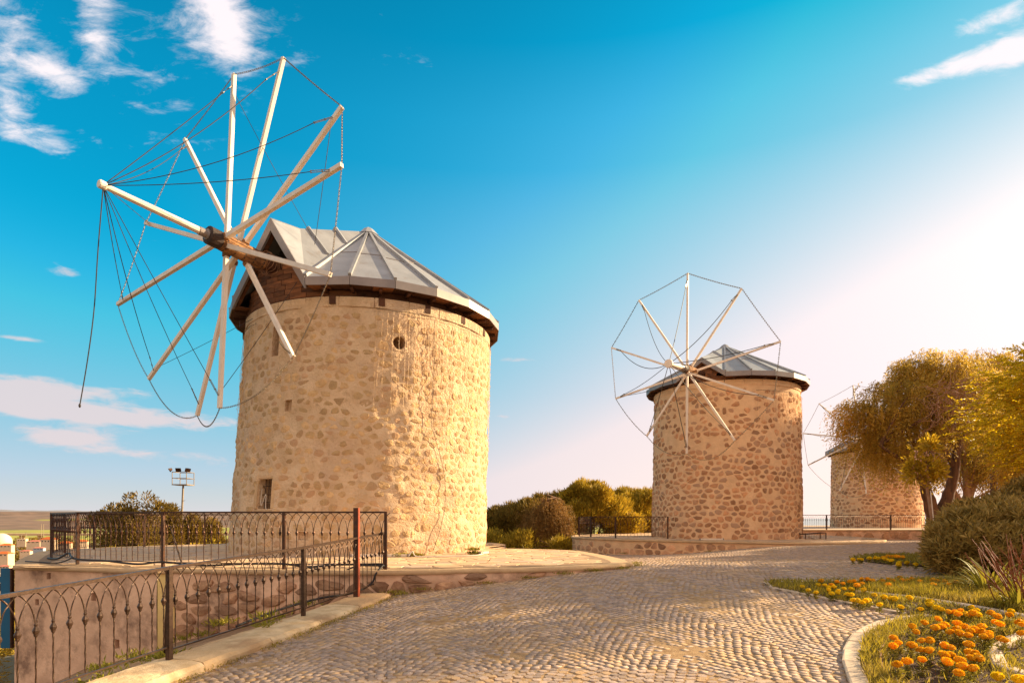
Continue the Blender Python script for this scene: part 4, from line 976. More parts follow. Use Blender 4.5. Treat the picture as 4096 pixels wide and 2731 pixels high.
def fence(label, posts, bays, group=None, H=1.05, ends=None, m=m_iron, simple=False, pw=.05, name='iron_railing'):
    """posts: list of (x,y,zbase,ztop); rails joined between neighbours, bays per panel"""
    root = empty(name, tuple(posts[0][:3])); tag(root, label, 'railing', group); inv = Matrix.Translation(-Vector(root.location))
    def A_(o): o.matrix_parent_inverse = inv; return o
    cache = {}
    for i, (x, y, zb, zt) in enumerate(posts):
        mb = MB(); d = np.array(posts[min(i+1, len(posts)-1)][:2])-np.array(posts[max(i-1, 0)][:2]); d /= np.linalg.norm(d)+1e-9
        mb.box((x, y, (zb+zt)/2), (pw, pw, zt-zb), [(d[0], d[1], 0), (-d[1], d[0], 0), (0, 0, 1)]); A_(mb.build('post', m, root))
    for i in range(len(posts)-1):
        p, q = np.array(posts[i]), np.array(posts[i+1]); n = bays[i]
        if n <= 0: continue
        d = (q-p)[:2]; L_ = np.linalg.norm(d); ang = math.atan2(d[1], d[0]); sl = (q[3]-p[3])/L_
        a = np.array((p[0], p[1], p[3]-.015)); b = np.array((q[0], q[1], q[3]-.015))
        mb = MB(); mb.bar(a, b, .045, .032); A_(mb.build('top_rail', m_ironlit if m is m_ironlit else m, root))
        hb = .10
        mb = MB(); mb.bar(a-(0, 0, p[3]-p[2]-hb-.015), b-(0, 0, p[3]-p[2]-hb-.015), .018, .016); A_(mb.build('bottom_rail', m, root))
        s = L_/(n+.0); h = p[3]-p[2]-.03
        key = (round(s, 3), round(sl, 3), round(h, 2))
        if key not in cache: cache[key] = baluster_mesh(s, h, sl, m, .60, hb, simple)
        for k in range(n):
            t = (k+.5)/n; c = p+(q-p)*t
            o = link('baluster', cache[key], root, (c[0], c[1], c[3]-.015-h)); o.rotation_euler = (0, 0, ang); A_(o)
    return root, A_
TA, TB, TC, TD, TE = (-2.30, 10.93), (-4.17, 10.97), (-6.60, 11.35), (-8.80, 12.15), (-10.75, 14.0)
zf = TZ1
rt = lambda p, b=0.0, t=1.708: (p[0], p[1], zf, t)
rl1, A1 = fence('black wrought iron railing of crossing arches round the near terrace', [rt(TA), rt(TB), rt(TC), rt(TD), rt(TE), rt((-11.85, 15.9)), rt((-12.4, 17.8)), rt((-12.0, 19.6)), rt((-10.6, 20.7)), rt((-8.4, 22.2)), rt((-5.5, 23.2)), rt((-2.5, 22.9))],
                [12, 16, 16, 16, 14, 14, 14, 12, 18, 20, 20])
# leaning braces and end of the near railing
for (a, b) in (((-6.05, 11.05, TZ1), (-6.45, 11.32, 1.45)), ((-10.45, 13.6, TZ1), (-10.72, 13.98, .9))):
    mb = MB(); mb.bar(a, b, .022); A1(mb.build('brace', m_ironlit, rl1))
# sloping railing beside the kerb
ps = []
for y, zt in ((2.15, .86), (4.0, .965), (6.25, 1.09), (8.6, 1.18), (11.15, 1.325)):
    ps.append((fence_x(y), y, float(zk(y)), zt))
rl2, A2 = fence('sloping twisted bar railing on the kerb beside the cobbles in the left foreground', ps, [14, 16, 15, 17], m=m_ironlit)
mb = MB(); mb.bar((-3.92, 6.75, -.05), (-3.60, 6.28, .75), .035); A2(mb.build('brace', m_ironlit, rl2))
# red-brown post bolted between both railings
px0 = W(1425, 2395, 10.15)
rp_ = empty('rusty_post', (px0[0], 10.15, .22)); tag(rp_, 'thick red rusted steel post standing between the two near railings', 'post')
mb = MB(); mb.box((0, 0, .77), (.075, .10, 1.54)); mb.build('post_shaft', m_iron, rp_); mb = MB(); mb.box((.044, 0, .77), (.012, .10, 1.54)); mb.build('rusty_flange', m_rust, rp_)
# middle terrace railing
z2 = TZ2
q2 = lambda x, y: (x, y, z2, z2+1.02)
rl3, _ = fence('black railing at the left corner of the middle windmill terrace', [q2(7.1, 27.35), q2(4.94, 28.6), q2(3.9, 29.7), q2(3.5, 31.2), q2(3.7, 33.4), q2(4.9, 35.8), q2(7.4, 37.6), q2(10.5, 38.3)], [15, 10, 10, 15, 17, 20, 20], simple=True, pw=.06)
z3 = TZ3
rl4, _ = fence('thin dark railing along the wall in front of the farthest windmill', [(x, 40.25, z3, z3+1.0) for x in (16.7, 19.45, 21.1, 25.4, 29.7, 34.0, 38.3)], [17, 11, 28, 28, 28, 28], simple=True, pw=.07)
rl5, _ = fence('distant railing seen between tree trunks behind the far terrace', [(x, 58.0, z3+.1, z3+1.25) for x in (38, 42, 46, 50)], [22, 22, 22], simple=True, pw=.07)

# ------------------------------------------------------------------ small things
def cable(label, pts, r=.014, m=m_black, name='cable', cat='cable', group=None):
    mb = MB(); P_ = smooth_line(pts, 6); mb.tube(P_-P_[0], r, 6); o = mb.build(name, m, None, smooth=True); o.location = P_[0]; return tag(o, label, cat, group)
zc0 = TZ1+.02
pts = [(-9.3, 12.35, zc0), (-8.9, 12.1, zc0)]
cable('black cable trailing over the ledge at the left corner of the terrace', [(-10.3, 12.7, zc0), (-9.9, 12.5, zc0), (-9.3, 12.3, zc0), (-8.85, 12.1, zc0+.12)])
cable('bundled black cables tied along the foot of the near terrace railing', [(-10.6, 13.7, zc0), (-10.0, 13.2, zc0+.02), (-9.5, 12.85, zc0+.16), (-8.8, 12.1, .76), (-8.0, 11.85, .74), (-7.2, 11.55, .70), (-6.6, 11.3, .76), (-5.8, 11.25, .70), (-5.0, 11.1, .74), (-4.17, 10.95, .75), (-3.7, 10.9, .70), (-3.2, 10.9, .74), (-2.35, 10.9, .75)], .022)
cable('black cable looping below the bottom rail near the railing end', [(-3.9, 10.86, .75), (-3.4, 10.8, .64), (-3.1, 10.82, .60), (-2.8, 10.86, .72), (-2.3, 10.86, .72)], .016)
cable('black cable running down the terrace corner to the kerb', [(-2.33, 10.86, .74), (-2.42, 10.68, .60), (-2.5, 10.62, .42), (-2.75, 10.3, .30), (-3.2, 9.9, .26), (-3.7, 9.3, .14), (-4.0, 8.7, .02)], .018)
def tube_light(label, p, q, group='white tube lights on the terraces'):
    p, q = np.array(p, float), np.array(q, float); root = empty('tube_light', tuple(p)); tag(root, label, 'light', group)
    mb = MB(); mb.bar((0, 0, .03), q-p+(0, 0, .03), .07, .055); mb.build('housing', m_whitepl, root)
    d = (q-p)/np.linalg.norm(q-p)
    for e_ in (np.zeros(3), q-p): mb = MB(); mb.bar(e_-d*.02+(0, 0, .03), e_+d*.02+(0, 0, .03), .08, .07); mb.build('end_cap', m_fascia, root)
tube_light('long white tube light lying at the foot of the near windmill', W(1405, 2225, 14.35)*(1, 1, 0)+(0, 0, TZ1+.01), W(1632, 2225, 14.35)*(1, 1, 0)+(0, 0, TZ1+.01))
tube_light('short white tube light by the right foot of the near windmill', (-.82, 15.3, TZ1+.01), (-.62, 15.7, TZ1+.01))
tube_light('white tube light at the foot of the middle windmill', W(2800, 2154, 25.9)*(1, 1, 0)+(0, 0, TZ2+.01), W(2893, 2154, 25.9)*(1, 1, 0)+(0, 0, TZ2+.01))
cable('thin white cord lying along the foot of the near windmill', [W(1635, 2224, 14.3)*(1, 1, 0)+(0, 0, .67), W(1650, 2224, 14.4)*(1, 1, 0)+(0, 0, .78), W(1668, 2224, 14.3)*(1, 1, 0)+(0, 0, .67), W(1760, 2224, 14.3)*(1, 1, 0)+(0, 0, .67), W(1890, 2224, 14.6)*(1, 1, 0)+(0, 0, .67), W(1935, 2224, 14.9)*(1, 1, 0)+(0, 0, .70)], .014, m_whitepl)
cable('white wires dangling in the barred window of the near windmill', [f1w(-2.92, 2.25, -.05), f1w(-2.87, 2.30, -.02), f1w(-2.90, 2.05, -.03), f1w(-2.82, 1.9, .0), f1w(-2.75, 2.18, -.05), f1w(-2.67, 1.86, .0), f1w(-2.59, 1.8, .02)], .008, m_whitepl)
cable('hairline dark cord hanging down the sunlit wall of the near windmill', [f1w(1.62, v, .07+.02*math.sin(v*7)) for v in np.linspace(6.5, 3.9, 9)]+[f1w(1.62+.5*math.sin((3.9-v)*.9), v, .07) for v in np.linspace(3.8, .75, 12)], .006, m_cable)
# cage with a floodlight beside the middle mill
cg = empty('floodlight_cage', (13.05, 26.7, .55)); tag(cg, 'low black wire cage with a slanted floodlight, right of the middle windmill', 'cage')
c8 = [(0, 0), (.95, 0), (.95, .5), (0, .5)]; tp = [.14, .32, .32, .14]
c8 = [(0, 0), (.92, 0), (.92, .5), (0, .5)]
for i in range(4):
    j = (i+1) % 4; a, b = c8[i], c8[j]
    mb = MB(); mb.bar((*a, .03), (*b, .03), .03); mb.bar((*a, .03+[.26, .33, .33, .26][i]), (*b, .03+[.26, .33, .33, .26][j]), .03); mb.build('frame', m_iron, cg)
    mb = MB(); mb.box((*a, .17), (.035, .035, .36)); mb.build('leg', m_iron, cg)
mb = MB()
for t in np.linspace(.05, .87, 12): mb.bar((t, 0, .03), (t, 0, .28), .006)
for z_ in (.09, .15, .21): mb.bar((0, 0, z_), (.92, 0, z_), .006)
mb.build('mesh_side', m_iron, cg)
mb = MB(); mb.box((.42, .25, .14), (.36, .22, .05), [(.94, 0, -.34), (0, 1, 0), (.34, 0, .94)]); mb.build('floodlight', m_whitepl, cg)
# blue sheet at the left end of the wall
bp = empty('blue_panel', (-10.15, 12.05, -1.0)); tag(bp, 'narrow blue painted metal panel standing at the left end of the terrace wall', 'panel')
mb = MB(); mb.box((0, 0, .78), (.20, .05, 1.6)); mb.build('sheet', m_blue, bp); mb = MB(); mb.box((.11, .0, .78), (.03, .07, 1.6)); mb.build('edge_frame', m_iron, bp)
mb = MB(); mb.box((-.16, .02, 1.35), (.14, .04, .12)); mb.build('bracket', m_blue, bp)

# lamp mast behind the terrace
lx = W(716, 2178, 46); mast = empty('floodlight_mast', (lx[0], 46, -3.2)); tag(mast, 'tall pale floodlight mast with a square cage and three floodlights, left of the near windmill', 'mast')
m_mast = mat('pale_mast_paint', (.30, .26, .21), (.22, .19, .15), .5, .1, scale=4)
top = W(733, 1938, 46)-np.array((lx[0], 46, -3.2))
mb = MB(); mb.tube([(0, 0, 0), top*.5, top], [.10, .085, .07], 8); mb.build('pole', m_mast, mast)
cw_ = .54; cz0, cz1 = top[2], top[2]+.95; tx_ = top[0]
for a in (-1, 1):
    for b in (-1, 1): mb = MB(); mb.bar((tx_+a*cw_, b*cw_, cz0), (tx_+a*cw_, b*cw_, cz1), .04); mb.build('cage_post', m_mast, mast)
for z_ in (cz0, (cz0+cz1)/2, cz1):
    mb = MB()
    for a in (-1, 1): mb.bar((tx_-cw_-.02, a*cw_, z_), (tx_+cw_+.02, a*cw_, z_), .045); mb.bar((tx_+a*cw_, -cw_+.03, z_+.003), (tx_+a*cw_, cw_-.03, z_+.003), .04)
    mb.build('cage_rail', m_mast, mast)
mb = MB(); mb.box((tx_, 0, cz0-.03), (1.15, 1.15, .04)); mb.build('cage_floor', m_mast, mast)
for dx, dr in ((-.62, (-.7, -.45, -.5)), (0, (0, -.9, -.3)), (.62, (.7, -.45, -.5))):
    d = np.array(dr)/np.linalg.norm(dr); x = np.cross(d, (0, 0, 1.)); x /= np.linalg.norm(x); up = np.cross(x, d)
    mb = MB(); c = np.array((tx_+dx, -cw_-.05, cz1+.17)); V_ = []
    for s_, k in ((-.1, .10), (.12, .19)):
        for a, b in ((-1, -1), (1, -1), (1, 1), (-1, 1)): V_.append(c+d*s_+x*a*k*1.1+up*b*k*.75)
    mb.add(V_, [(3, 2, 1, 0), (4, 5, 6, 7), (0, 1, 5, 4), (1, 2, 6, 5), (2, 3, 7, 6), (3, 0, 4, 7)]); mb.build('floodlight', m_iron, mast)
    mb = MB(); mb.bar(c-(0, 0, .17), c, .04); mb.build('bracket', m_iron, mast)
for k in range(9): mb = MB(); t = .35+.06*k; p = top*t; mb.bar(p, p+(.22*(-1)**k, 0, .04), .025); mb.build('rung', m_mast, mast)
for dx, dz in ((-.35, -2.6), (.4, -2.75), (.3, -2.5)): mb = MB(); mb.bar(top+(0, 0, dz), top+(dx, 0, dz+.1), .02); mb.bar(top+(dx*.8, -.2, dz-.1), top+(dx*.8, .2, dz+.35), .02); mb.build('antenna', m_cable, mast)

# ------------------------------------------------------------------ foliage
def leaves(P, D, Ls, Wd, g, curl=.25):
    """rhombic leaf quads: positions, directions, lengths, widths"""
    n = len(P); D = D/(np.linalg.norm(D, axis=1)[:, None]+1e-9); r = g.normal(size=(n, 3)); S_ = np.cross(D, r); S_ /= np.linalg.norm(S_, axis=1)[:, None]+1e-9
    L3 = np.broadcast_to(np.asarray(Ls), (n,))[:, None]; W3_ = np.broadcast_to(np.asarray(Wd), (n,))[:, None]; Nn = np.cross(D, S_)
    V = np.stack([P, P+D*L3*.5+S_*W3_*.5+Nn*L3*curl*.25, P+D*L3+Nn*0, P+D*L3*.5-S_*W3_*.5+Nn*L3*curl*.25], 1).reshape(-1, 3)
    F = np.arange(4*n).reshape(n, 4); return V, F
def unit(g, n):
    v = g.normal(size=(n, 3)); return v/np.linalg.norm(v, axis=1)[:, None]
def foliage(name, Ps, Ds, Ls, Ws, m, root, g, var=None):
    V, F = leaves(Ps, Ds, Ls, Ws, g); v = np.repeat(g.random(len(Ps)) if var is None else var, 4)
    o = link(name, mesh(name, V-np.array(root.location), F, m, var=v), root); return o
def branchset(root, g, base, limbs, m, r0, name='trunk', n=8):
    """tapered limbs: each a list of points and end radius"""
    for i, (pts, ra, rb) in enumerate(limbs):
        P_ = smooth_line(pts, 5); P_ = P_+g.normal(0, ra*.12, P_.shape)*np.linspace(0, 1, len(P_))[:, None]
        mb = MB(); mb.tube(P_-np.array(root.location), np.linspace(ra, rb, len(P_)), n); mb.build('trunk' if i == 0 else 'limb', m, root, smooth=True)
def clumps(g, ells, n, shell=.55, low=-.5):
    """clump centres near the surface of ellipsoids"""
    out = []; nn = []
    vol = np.array([e_[3]*e_[4]*e_[5] for e_ in ells])**.67; k = np.random.default_rng(1).multinomial(n, vol/vol.sum())
    for e_, kk in zip(ells, k):
        u = unit(g, kk); u = np.where((u[:, 2:3] < low), u*(1, 1, -1), u); r = g.uniform(shell, 1, kk)[:, None]**.6
        out.append(np.array(e_[:3])+u*r*np.array(e_[3:6])); nn.append(u)
    return np.concatenate(out), np.concatenate(nn)
def tufted(name, label, loc, ells, ncl, per, clr, L_, W_, m, limbs, mbark, seed, up=.35, group=None, cat='tree', low=-.6, vary=.5):
    g = np.random.default_rng(seed); root = empty(name, loc); tag(root, label, cat, group)
    C, Nn = clumps(g, ells, ncl, .45, low); rr_ = clr*g.uniform(.6, 1.35, len(C))
    u = unit(g, len(C)*per).reshape(len(C), per, 3); P_ = C[:, None]+u*rr_[:, None, None]*g.uniform(.35, 1, (len(C), per, 1))**.5
    D_ = u*.9+Nn[:, None]*.5+(0, 0, up); cv = np.repeat(g.random(len(C)), per)*vary+g.random(len(C)*per)*(1-vary)
    n = len(C)*per
    foliage('crown', P_.reshape(-1, 3), D_.reshape(-1, 3)+g.normal(0, .3, (n, 3)), L_*g.uniform(.6, 1.3, n), W_*g.uniform(.7, 1.2, n), m, root, g, cv)
    branchset(root, g, loc, limbs, mbark, 0)
    # inner twigs reach into the crown
    if len(C) > 10:
        mb = MB(); src = np.array(limbs[-1][0][-1])
        for j in g.choice(len(C), min(26, len(C)), replace=False):
            s_ = np.array(limbs[g.integers(len(limbs))][0][-1]); mid = (s_+C[j])/2+g.normal(0, .15, 3); mb.tube(np.array([s_, mid, C[j]])-np.array(loc), [.03*clr+.01, .02, .006], 4, False)
        mb.build('branch', mbark, root)
    return root
def elp(px, py, y, rx, rz, ry=None):   # ellipsoid from a picture spot: centre pixel, distance, radii in pixels
    p = W(px, py, y); k = y/F_PX; return (p[0], p[1], p[2], rx*k, (ry or rx*.9)*k, rz*k)

# conifers behind the near terrace railing
def gz(x, y): return float(far_h(np.array(x), np.array(y)))
def conifer(label, px, top, bot, y, wpx, seed, group='dark conifers below the near terrace', extra=()):
    x = (px-2048)/F_PX*y; g0 = gz(x, y); zt_ = EYE-(top-HOR)/F_PX*y; w_ = wpx/F_PX*y
    es = [(x, y, zt_-(zt_-g0)*.55, w_, w_*.9, (zt_-g0)*.42), (x-w_*.1, y, zt_-(zt_-g0)*.3, w_*.75, w_*.7, (zt_-g0)*.28)]+[e_ for e_ in extra]
    return tufted('conifer', label, (x, y, g0), es, 330, 60, .30, .17, .055, m_leafdark, [([(x, y, g0), (x+.1, y, g0+1), (x, y, zt_-.6)], .22, .04), ([(x, y, g0+1), (x-w_*.5, y, g0+2.2)], .09, .03), ([(x, y, g0+1.2), (x+w_*.6, y, g0+2.6)], .09, .03)], m_bark, seed, .5, group)
conifer('broad dark conifer with jagged top behind the terrace railing, left of the lamp mast', 540, 2020, 2210, 27, 150, 61, extra=[elp(520, 2010, 27, 20, 34), elp(580, 2012, 27, 26, 26), elp(620, 2050, 27, 40, 30), elp(440, 2055, 27, 42, 28), elp(410, 2110, 27, 50, 50)])
conifer('narrow pointed conifer right beside the lamp mast', 690, 2010, 2200, 33, 38, 62)
conifer('small conifer just right of the lamp mast', 775, 2060, 2200, 34, 42, 63)
conifer('small rounded conifer next to the left foot of the near windmill', 850, 2075, 2200, 36, 50, 64)
tufted('shrub', 'low golden shrub under the near terrace railing', (-8.5, 24.5, -3.4), [(-9, 24.6, -.6, 1.6, 1.0, 1.1), (-12, 24, -.5, 2.2, 1.0, 1.0), (-6, 25.5, -.4, 1.4, .9, 1.0), (-15, 24, -.9, 2, 1, 1.2)], 160, 50, .3, .16, .06, m_leafpine, [([(-8.5, 24.5, -3.4), (-8.6, 24.5, -1)], .1, .04)], m_bark, 65, cat='shrub')
# pine at the far left foot of the wall
tufted('pine_tree', 'golden pine branches left of the terrace wall at the picture edge', (-12.6, 12.6, -5), [(-12.0, 13.0, -1.75, .9, .8, 1.0), (-12.9, 13.2, -3.0, 1.0, .9, 1.1), (-11.9, 12.6, -3.5, .8, .7, .7)], 130, 90, .24, .15, .02, m_leafpine, [([(-12.6, 12.6, -5), (-12.4, 12.8, -2)], .12, .05)], m_bark, 66)

# trees between the near and the middle mill
def jag(ells, seed, k=7):
    g = np.random.default_rng(seed); out = [(*e_[:3], e_[3]*.86, e_[4]*.86, e_[5]*.86) for e_ in ells]
    for e_ in ells:
        for u in unit(g, k):
            u[2] = abs(u[2])*.9+.05; sc = g.uniform(.18, .36); p = np.array(e_[:3])+u*np.array(e_[3:6])*g.uniform(.85, 1.0); r_m = max(e_[3], e_[5])
            out.append((*p, r_m*sc, r_m*sc, r_m*sc*g.uniform(.6, 1.2)))
    return out
def pine(label, ells, y, seed, m=m_leafpine, group='pines between the two nearest windmills', ncl=430, per=70, L_=.26, W_=.045, clr=.30, name='pine_tree'):
    e0 = ells[0]; x = e0[0]; g0 = gz(x, y)-.2; ells = jag(ells, seed)
    return tufted(name, label, (x, y, g0), ells, ncl, per, clr, L_, W_, m, [([(x, y, g0), (x+.1, y, g0+1.0), (x, y, e0[2])], .18, .06), ([(x, y, g0+.9), (x+e0[3]*.6, y, e0[2])], .08, .03), ([(x, y, g0+.8), (x-e0[3]*.6, y+.2, e0[2]-.1)], .08, .03)], m_bark, seed, .9, group)
pine('dark rounded pine directly behind the right edge of the near windmill', [elp(1990, 2120, 36, 80, 70), elp(2000, 2070, 36, 45, 28), elp(2080, 2090, 36, 70, 70), elp(2115, 2040, 36, 40, 30)], 36, 71, m_leafdark)
pine('dark pine left of the leaning willow', [elp(2090, 2110, 35, 75, 80), elp(2120, 2060, 35, 45, 40), elp(2170, 2160, 35, 60, 50)], 35, 72, m_leafdark)
pine('big bright pine with the highest crown, behind the middle terrace railing', [elp(2360, 2030, 37, 110, 70), elp(2345, 1985, 37, 70, 34), elp(2280, 2000, 37, 34, 30), elp(2440, 2050, 37, 90, 60), elp(2300, 2110, 37, 80, 60), elp(2480, 2120, 37, 90, 60), elp(2330, 2075, 36, 70, 40)], 37, 73, ncl=700)
pine('smaller bright pine touching the left edge of the middle windmill', [elp(2555, 2065, 40, 70, 70), elp(2590, 2005, 40, 40, 40), elp(2520, 2110, 40, 60, 60), elp(2595, 2120, 40, 60, 60)], 40, 74, ncl=420)
pine('dark pine filling the gap behind the willow and the bright pines', [elp(2250, 2090, 41, 120, 60), elp(2180, 2060, 41, 60, 40), elp(2480, 2080, 42, 120, 55), elp(2400, 2040, 42, 60, 40), elp(2050, 2120, 41, 90, 40)], 41, 79, m_leafdark)
pine('tall dark tree rising behind the willow, left of the brightest pine', [elp(2205, 2060, 38, 75, 62), elp(2160, 2030, 38, 45, 34), elp(2255, 2020, 38, 45, 36), elp(2120, 2110, 38, 60, 60)], 38, 78, m_leafdark)
pine('dark tree closing the gap between the bright pines', [elp(2500, 2035, 43, 80, 60), elp(2440, 2020, 43, 50, 40), elp(2550, 2010, 43, 50, 44)], 43, 77, m_leafpine)
pine('low bushes under the pines between the terraces', [elp(2080, 2185, 33, 130, 22), elp(2230, 2190, 33, 80, 18), elp(1960, 2180, 33, 40, 25)], 33, 75, m_leafpine, None, 160, 40, name='shrub')
def drooping(name, label, loc, ells, nst, Lmin, Lmax, lf, m, limbs, mb_, seed, leafn=11, low=-.75, twigs=0, group=None, wind=0.0, dirn=(0, 0, 0)):
    g = np.random.default_rng(seed); root = empty(name, loc); tag(root, label, 'tree', group)
    C, Nn = clumps(g, ells, nst//14, .3, low); k = 14
    st = (C[:, None]+g.normal(0, .17, (len(C), k, 3))*(1, 1, .8)).reshape(-1, 3); nn = np.repeat(Nn, k, 0); cv = np.repeat(g.random(len(C)), k)
    Ls = g.uniform(Lmin, Lmax, len(st)); T = np.linspace(.02, 1, leafn)
    out = nn*(1, 1, 0)*.42+np.array(dirn)
    P_ = st[:, None]+out[:, None]*(T*(1.6-T))[None, :, None]*Ls[:, None, None]; P_ = P_+np.array((0, 0, -1.))*((T**1.6)[None, :, None]*Ls[:, None, None])+np.array((0, 0, .25))*(T*(1-T)*2)[None, :, None]*Ls[:, None, None]
    n = len(st)*leafn; D_ = g.normal(0, .55, (len(st), leafn, 3))+out[:, None]*.8+(0, 0, -.75)
    foliage('crown', P_.reshape(-1, 3), D_.reshape(-1, 3), lf[0]*g.uniform(.6, 1.2, n), lf[1]*g.uniform(.7, 1.2, n), m, root, g, np.clip(np.repeat(cv, leafn)*.6+g.random(n)*.4, 0, 1))
    branchset(root, g, loc, limbs, mb_, 0)
    mb = MB()
    for j in g.choice(len(C), min(60, len(C)), replace=False):
        s_ = np.array(limbs[g.integers(len(limbs))][0][-1]); mid = (s_+C[j])/2+(0, 0, .3)+g.normal(0, .2, 3); mb.tube(np.array([s_, mid, C[j]])-np.array(loc), [.06, .035, .01], 4, False)
    mb.build('branch', mb_, root)
    return root, g
x0, y0 = (2225-2048)/F_PX*34, 34.0; g0 = gz(x0, y0)
drooping('willow_tree', 'greyish weeping willow with a dark forked trunk between the pines', (x0+.6, y0, g0), [elp(2160, 2060, 34, 70, 50), elp(2210, 2045, 34, 60, 48), elp(2150, 2120, 34, 75, 50), elp(2235, 2100, 34, 45, 40), elp(2185, 2020, 34, 35, 22)], 3600, .5, 1.3, (.13, .025), m_leafwil,
         [([W(2248, 2235, 34), W(2246, 2165, 34), W(2236, 2120, 34)], .17, .09), ([W(2246, 2180, 34), W(2215, 2140, 34), W(2180, 2080, 34)], .10, .04), ([W(2240, 2130, 34), W(2230, 2060, 34), W(2222, 1990, 34)], .08, .02), ([W(2248, 2160, 34), W(2268, 2120, 34)], .07, .03)], m_bark, 76, 12)

# the big pepper tree at the right
TY = 28.0
lim = [([W(3745, 2235, TY), W(3742, 2130, TY), W(3725, 2040, TY), W(3700, 1940, TY), W(3690, 1850, TY)], .40, .17), ([W(3740, 2110, TY), W(3770, 2040, TY), W(3800, 1960, TY), W(3822, 1880, TY), W(3830, 1780, TY)], .33, .15),
       ([W(3700, 1940, TY), W(3620, 1850, TY-1), W(3520, 1780, TY-1)], .13, .06), ([W(3690, 1850, TY), W(3660, 1700, TY), W(3600, 1600, TY)], .14, .05), ([W(3822, 1880, TY), W(3760, 1760, TY), W(3740, 1640, TY)], .12, .05), ([W(3830, 1780, TY), W(3880, 1660, TY+1), W(3920, 1560, TY+1)], .12, .05)]
el_ = [elp(3690, 1570, TY, 210, 120), elp(3560, 1640, TY, 170, 120), elp(3790, 1520, TY, 190, 90), elp(3450, 1680, TY, 110, 70), elp(3860, 1640, TY+1, 160, 150), elp(3600, 1750, TY, 150, 90), elp(3500, 1790, TY, 110, 60), elp(3600, 1850, TY, 100, 45), elp(3400, 1640, TY, 60, 40), elp(3760, 1450, TY, 120, 50), elp(3650, 1480, TY, 90, 50)]
pt, gg = drooping('pepper_tree', 'big drooping pepper tree with a dark forked trunk in front of the farthest windmill', (lim[0][0][0][0], TY, .3), el_, 7600, .6, 1.5, (.16, .034), m_leafpep, lim, m_bark, 81, 12, low=-.9, dirn=(-.12, 0, 0))
mb = MB()
for k in range(150):     # pale dead twigs on the right half of the crown
    p = W(gg.uniform(3730, 3930), gg.uniform(1520, 1700), TY-3.3); d = unit(gg, 1)[0]*(1, .4, 1); q = p
    pts = [p]
    for j in range(5): d = d+gg.normal(0, .35, 3); d /= np.linalg.norm(d); q = q+d*.22; pts.append(q)
    mb.tube(np.array(pts)-np.array(pt.location), np.linspace(.016, .005, 6), 3, False)
o = mb.build('dead_twigs', m_twig, pt)
# second, vase shaped tree behind
T2Y = 33.0
lim = [([W(3872, 2170, T2Y), W(3872, 2060, T2Y), W(3868, 2010, T2Y)], .34, .26), ([W(3868, 2040, T2Y), W(3835, 2000, T2Y), W(3798, 1930, T2Y), W(3770, 1860, T2Y)], .2, .1), ([W(3868, 2015, T2Y), W(3865, 1900, T2Y), W(3852, 1780, T2Y), W(3845, 1650, T2Y)], .2, .08), ([W(3870, 2010, T2Y), W(3900, 1930, T2Y), W(3945, 1860, T2Y), W(3975, 1790, T2Y)], .2, .08), ([W(3900, 1930, T2Y), W(3912, 1820, T2Y), W(3925, 1700, T2Y)], .11, .05)]
drooping('pepper_tree', 'pale trunked vase shaped tree to the right of the big pepper tree', (lim[0][0][0][0], T2Y, -.2), [elp(3900, 1600, T2Y, 200, 130), elp(4050, 1560, T2Y, 190, 150), elp(4040, 1780, T2Y, 170, 110), elp(3960, 1850, T2Y, 90, 70), elp(4130, 1880, T2Y, 120, 100), elp(3900, 1460, T2Y, 120, 50), elp(3840, 1850, T2Y, 60, 50)], 7200, .6, 1.5, (.17, .036), m_leafpep, lim, m_barkpale, 82, 11, low=-.9)
g5 = np.random.default_rng(5)
# taller trees further right; they throw the long shade over the middle mill and the cobbles
drooping('pepper_tree', 'tall drooping tree standing at the right picture edge behind the others', (31.5, 37, -.3), [(31.5, 37, 7.2, 4.6, 3.6, 2.6), (28.6, 36.5, 6.0, 3.0, 3.0, 2.6), (34, 37, 5.6, 3.5, 3, 3), (30.5, 38.5, 9.0, 3, 2.5, 1.6)], 6500, .8, 1.7, (.24, .055), m_leafpep, [([(31.5, 37, -.3), (31.2, 37, 3), (31.5, 37, 6.5)], .4, .15), ([(31.3, 37, 2.5), (29, 36.6, 5.5)], .2, .08), ([(31.3, 37, 3), (33.5, 37.2, 5.6)], .2, .08)], m_bark, 83, 9, low=-.9)
drooping('pepper_tree', 'drooping tree mostly beyond the right picture edge, behind the locust', (20.2, 20.4, .4), [(20.2, 20.4, 4.9, 3.6, 3.0, 2.1), (18.4, 20.2, 4.4, 1.8, 2.2, 1.6), (22.5, 20.6, 5, 2.5, 2.5, 2)], 4200, .6, 1.4, (.2, .05), m_leafpep, [([(20.2, 20.4, .4), (20, 20.4, 2), (20.2, 20.4, 4)], .3, .12), ([(20.1, 20.4, 1.8), (18.8, 20.3, 3.9)], .14, .05)], m_bark, 86, 9, low=-.9)
drooping('pepper_tree', 'drooping tree beyond the right picture edge, farther back than the locust', (24.6, 24.6, .4), [(24.6, 24.6, 5.2, 3.8, 3.0, 2.3), (22.6, 24.4, 4.6, 2.0, 2.2, 1.8)], 3200, .6, 1.4, (.22, .055), m_leafpep, [([(24.6, 24.6, .4), (24.4, 24.6, 2), (24.6, 24.6, 4)], .3, .12)], m_bark, 87, 9, low=-.9)
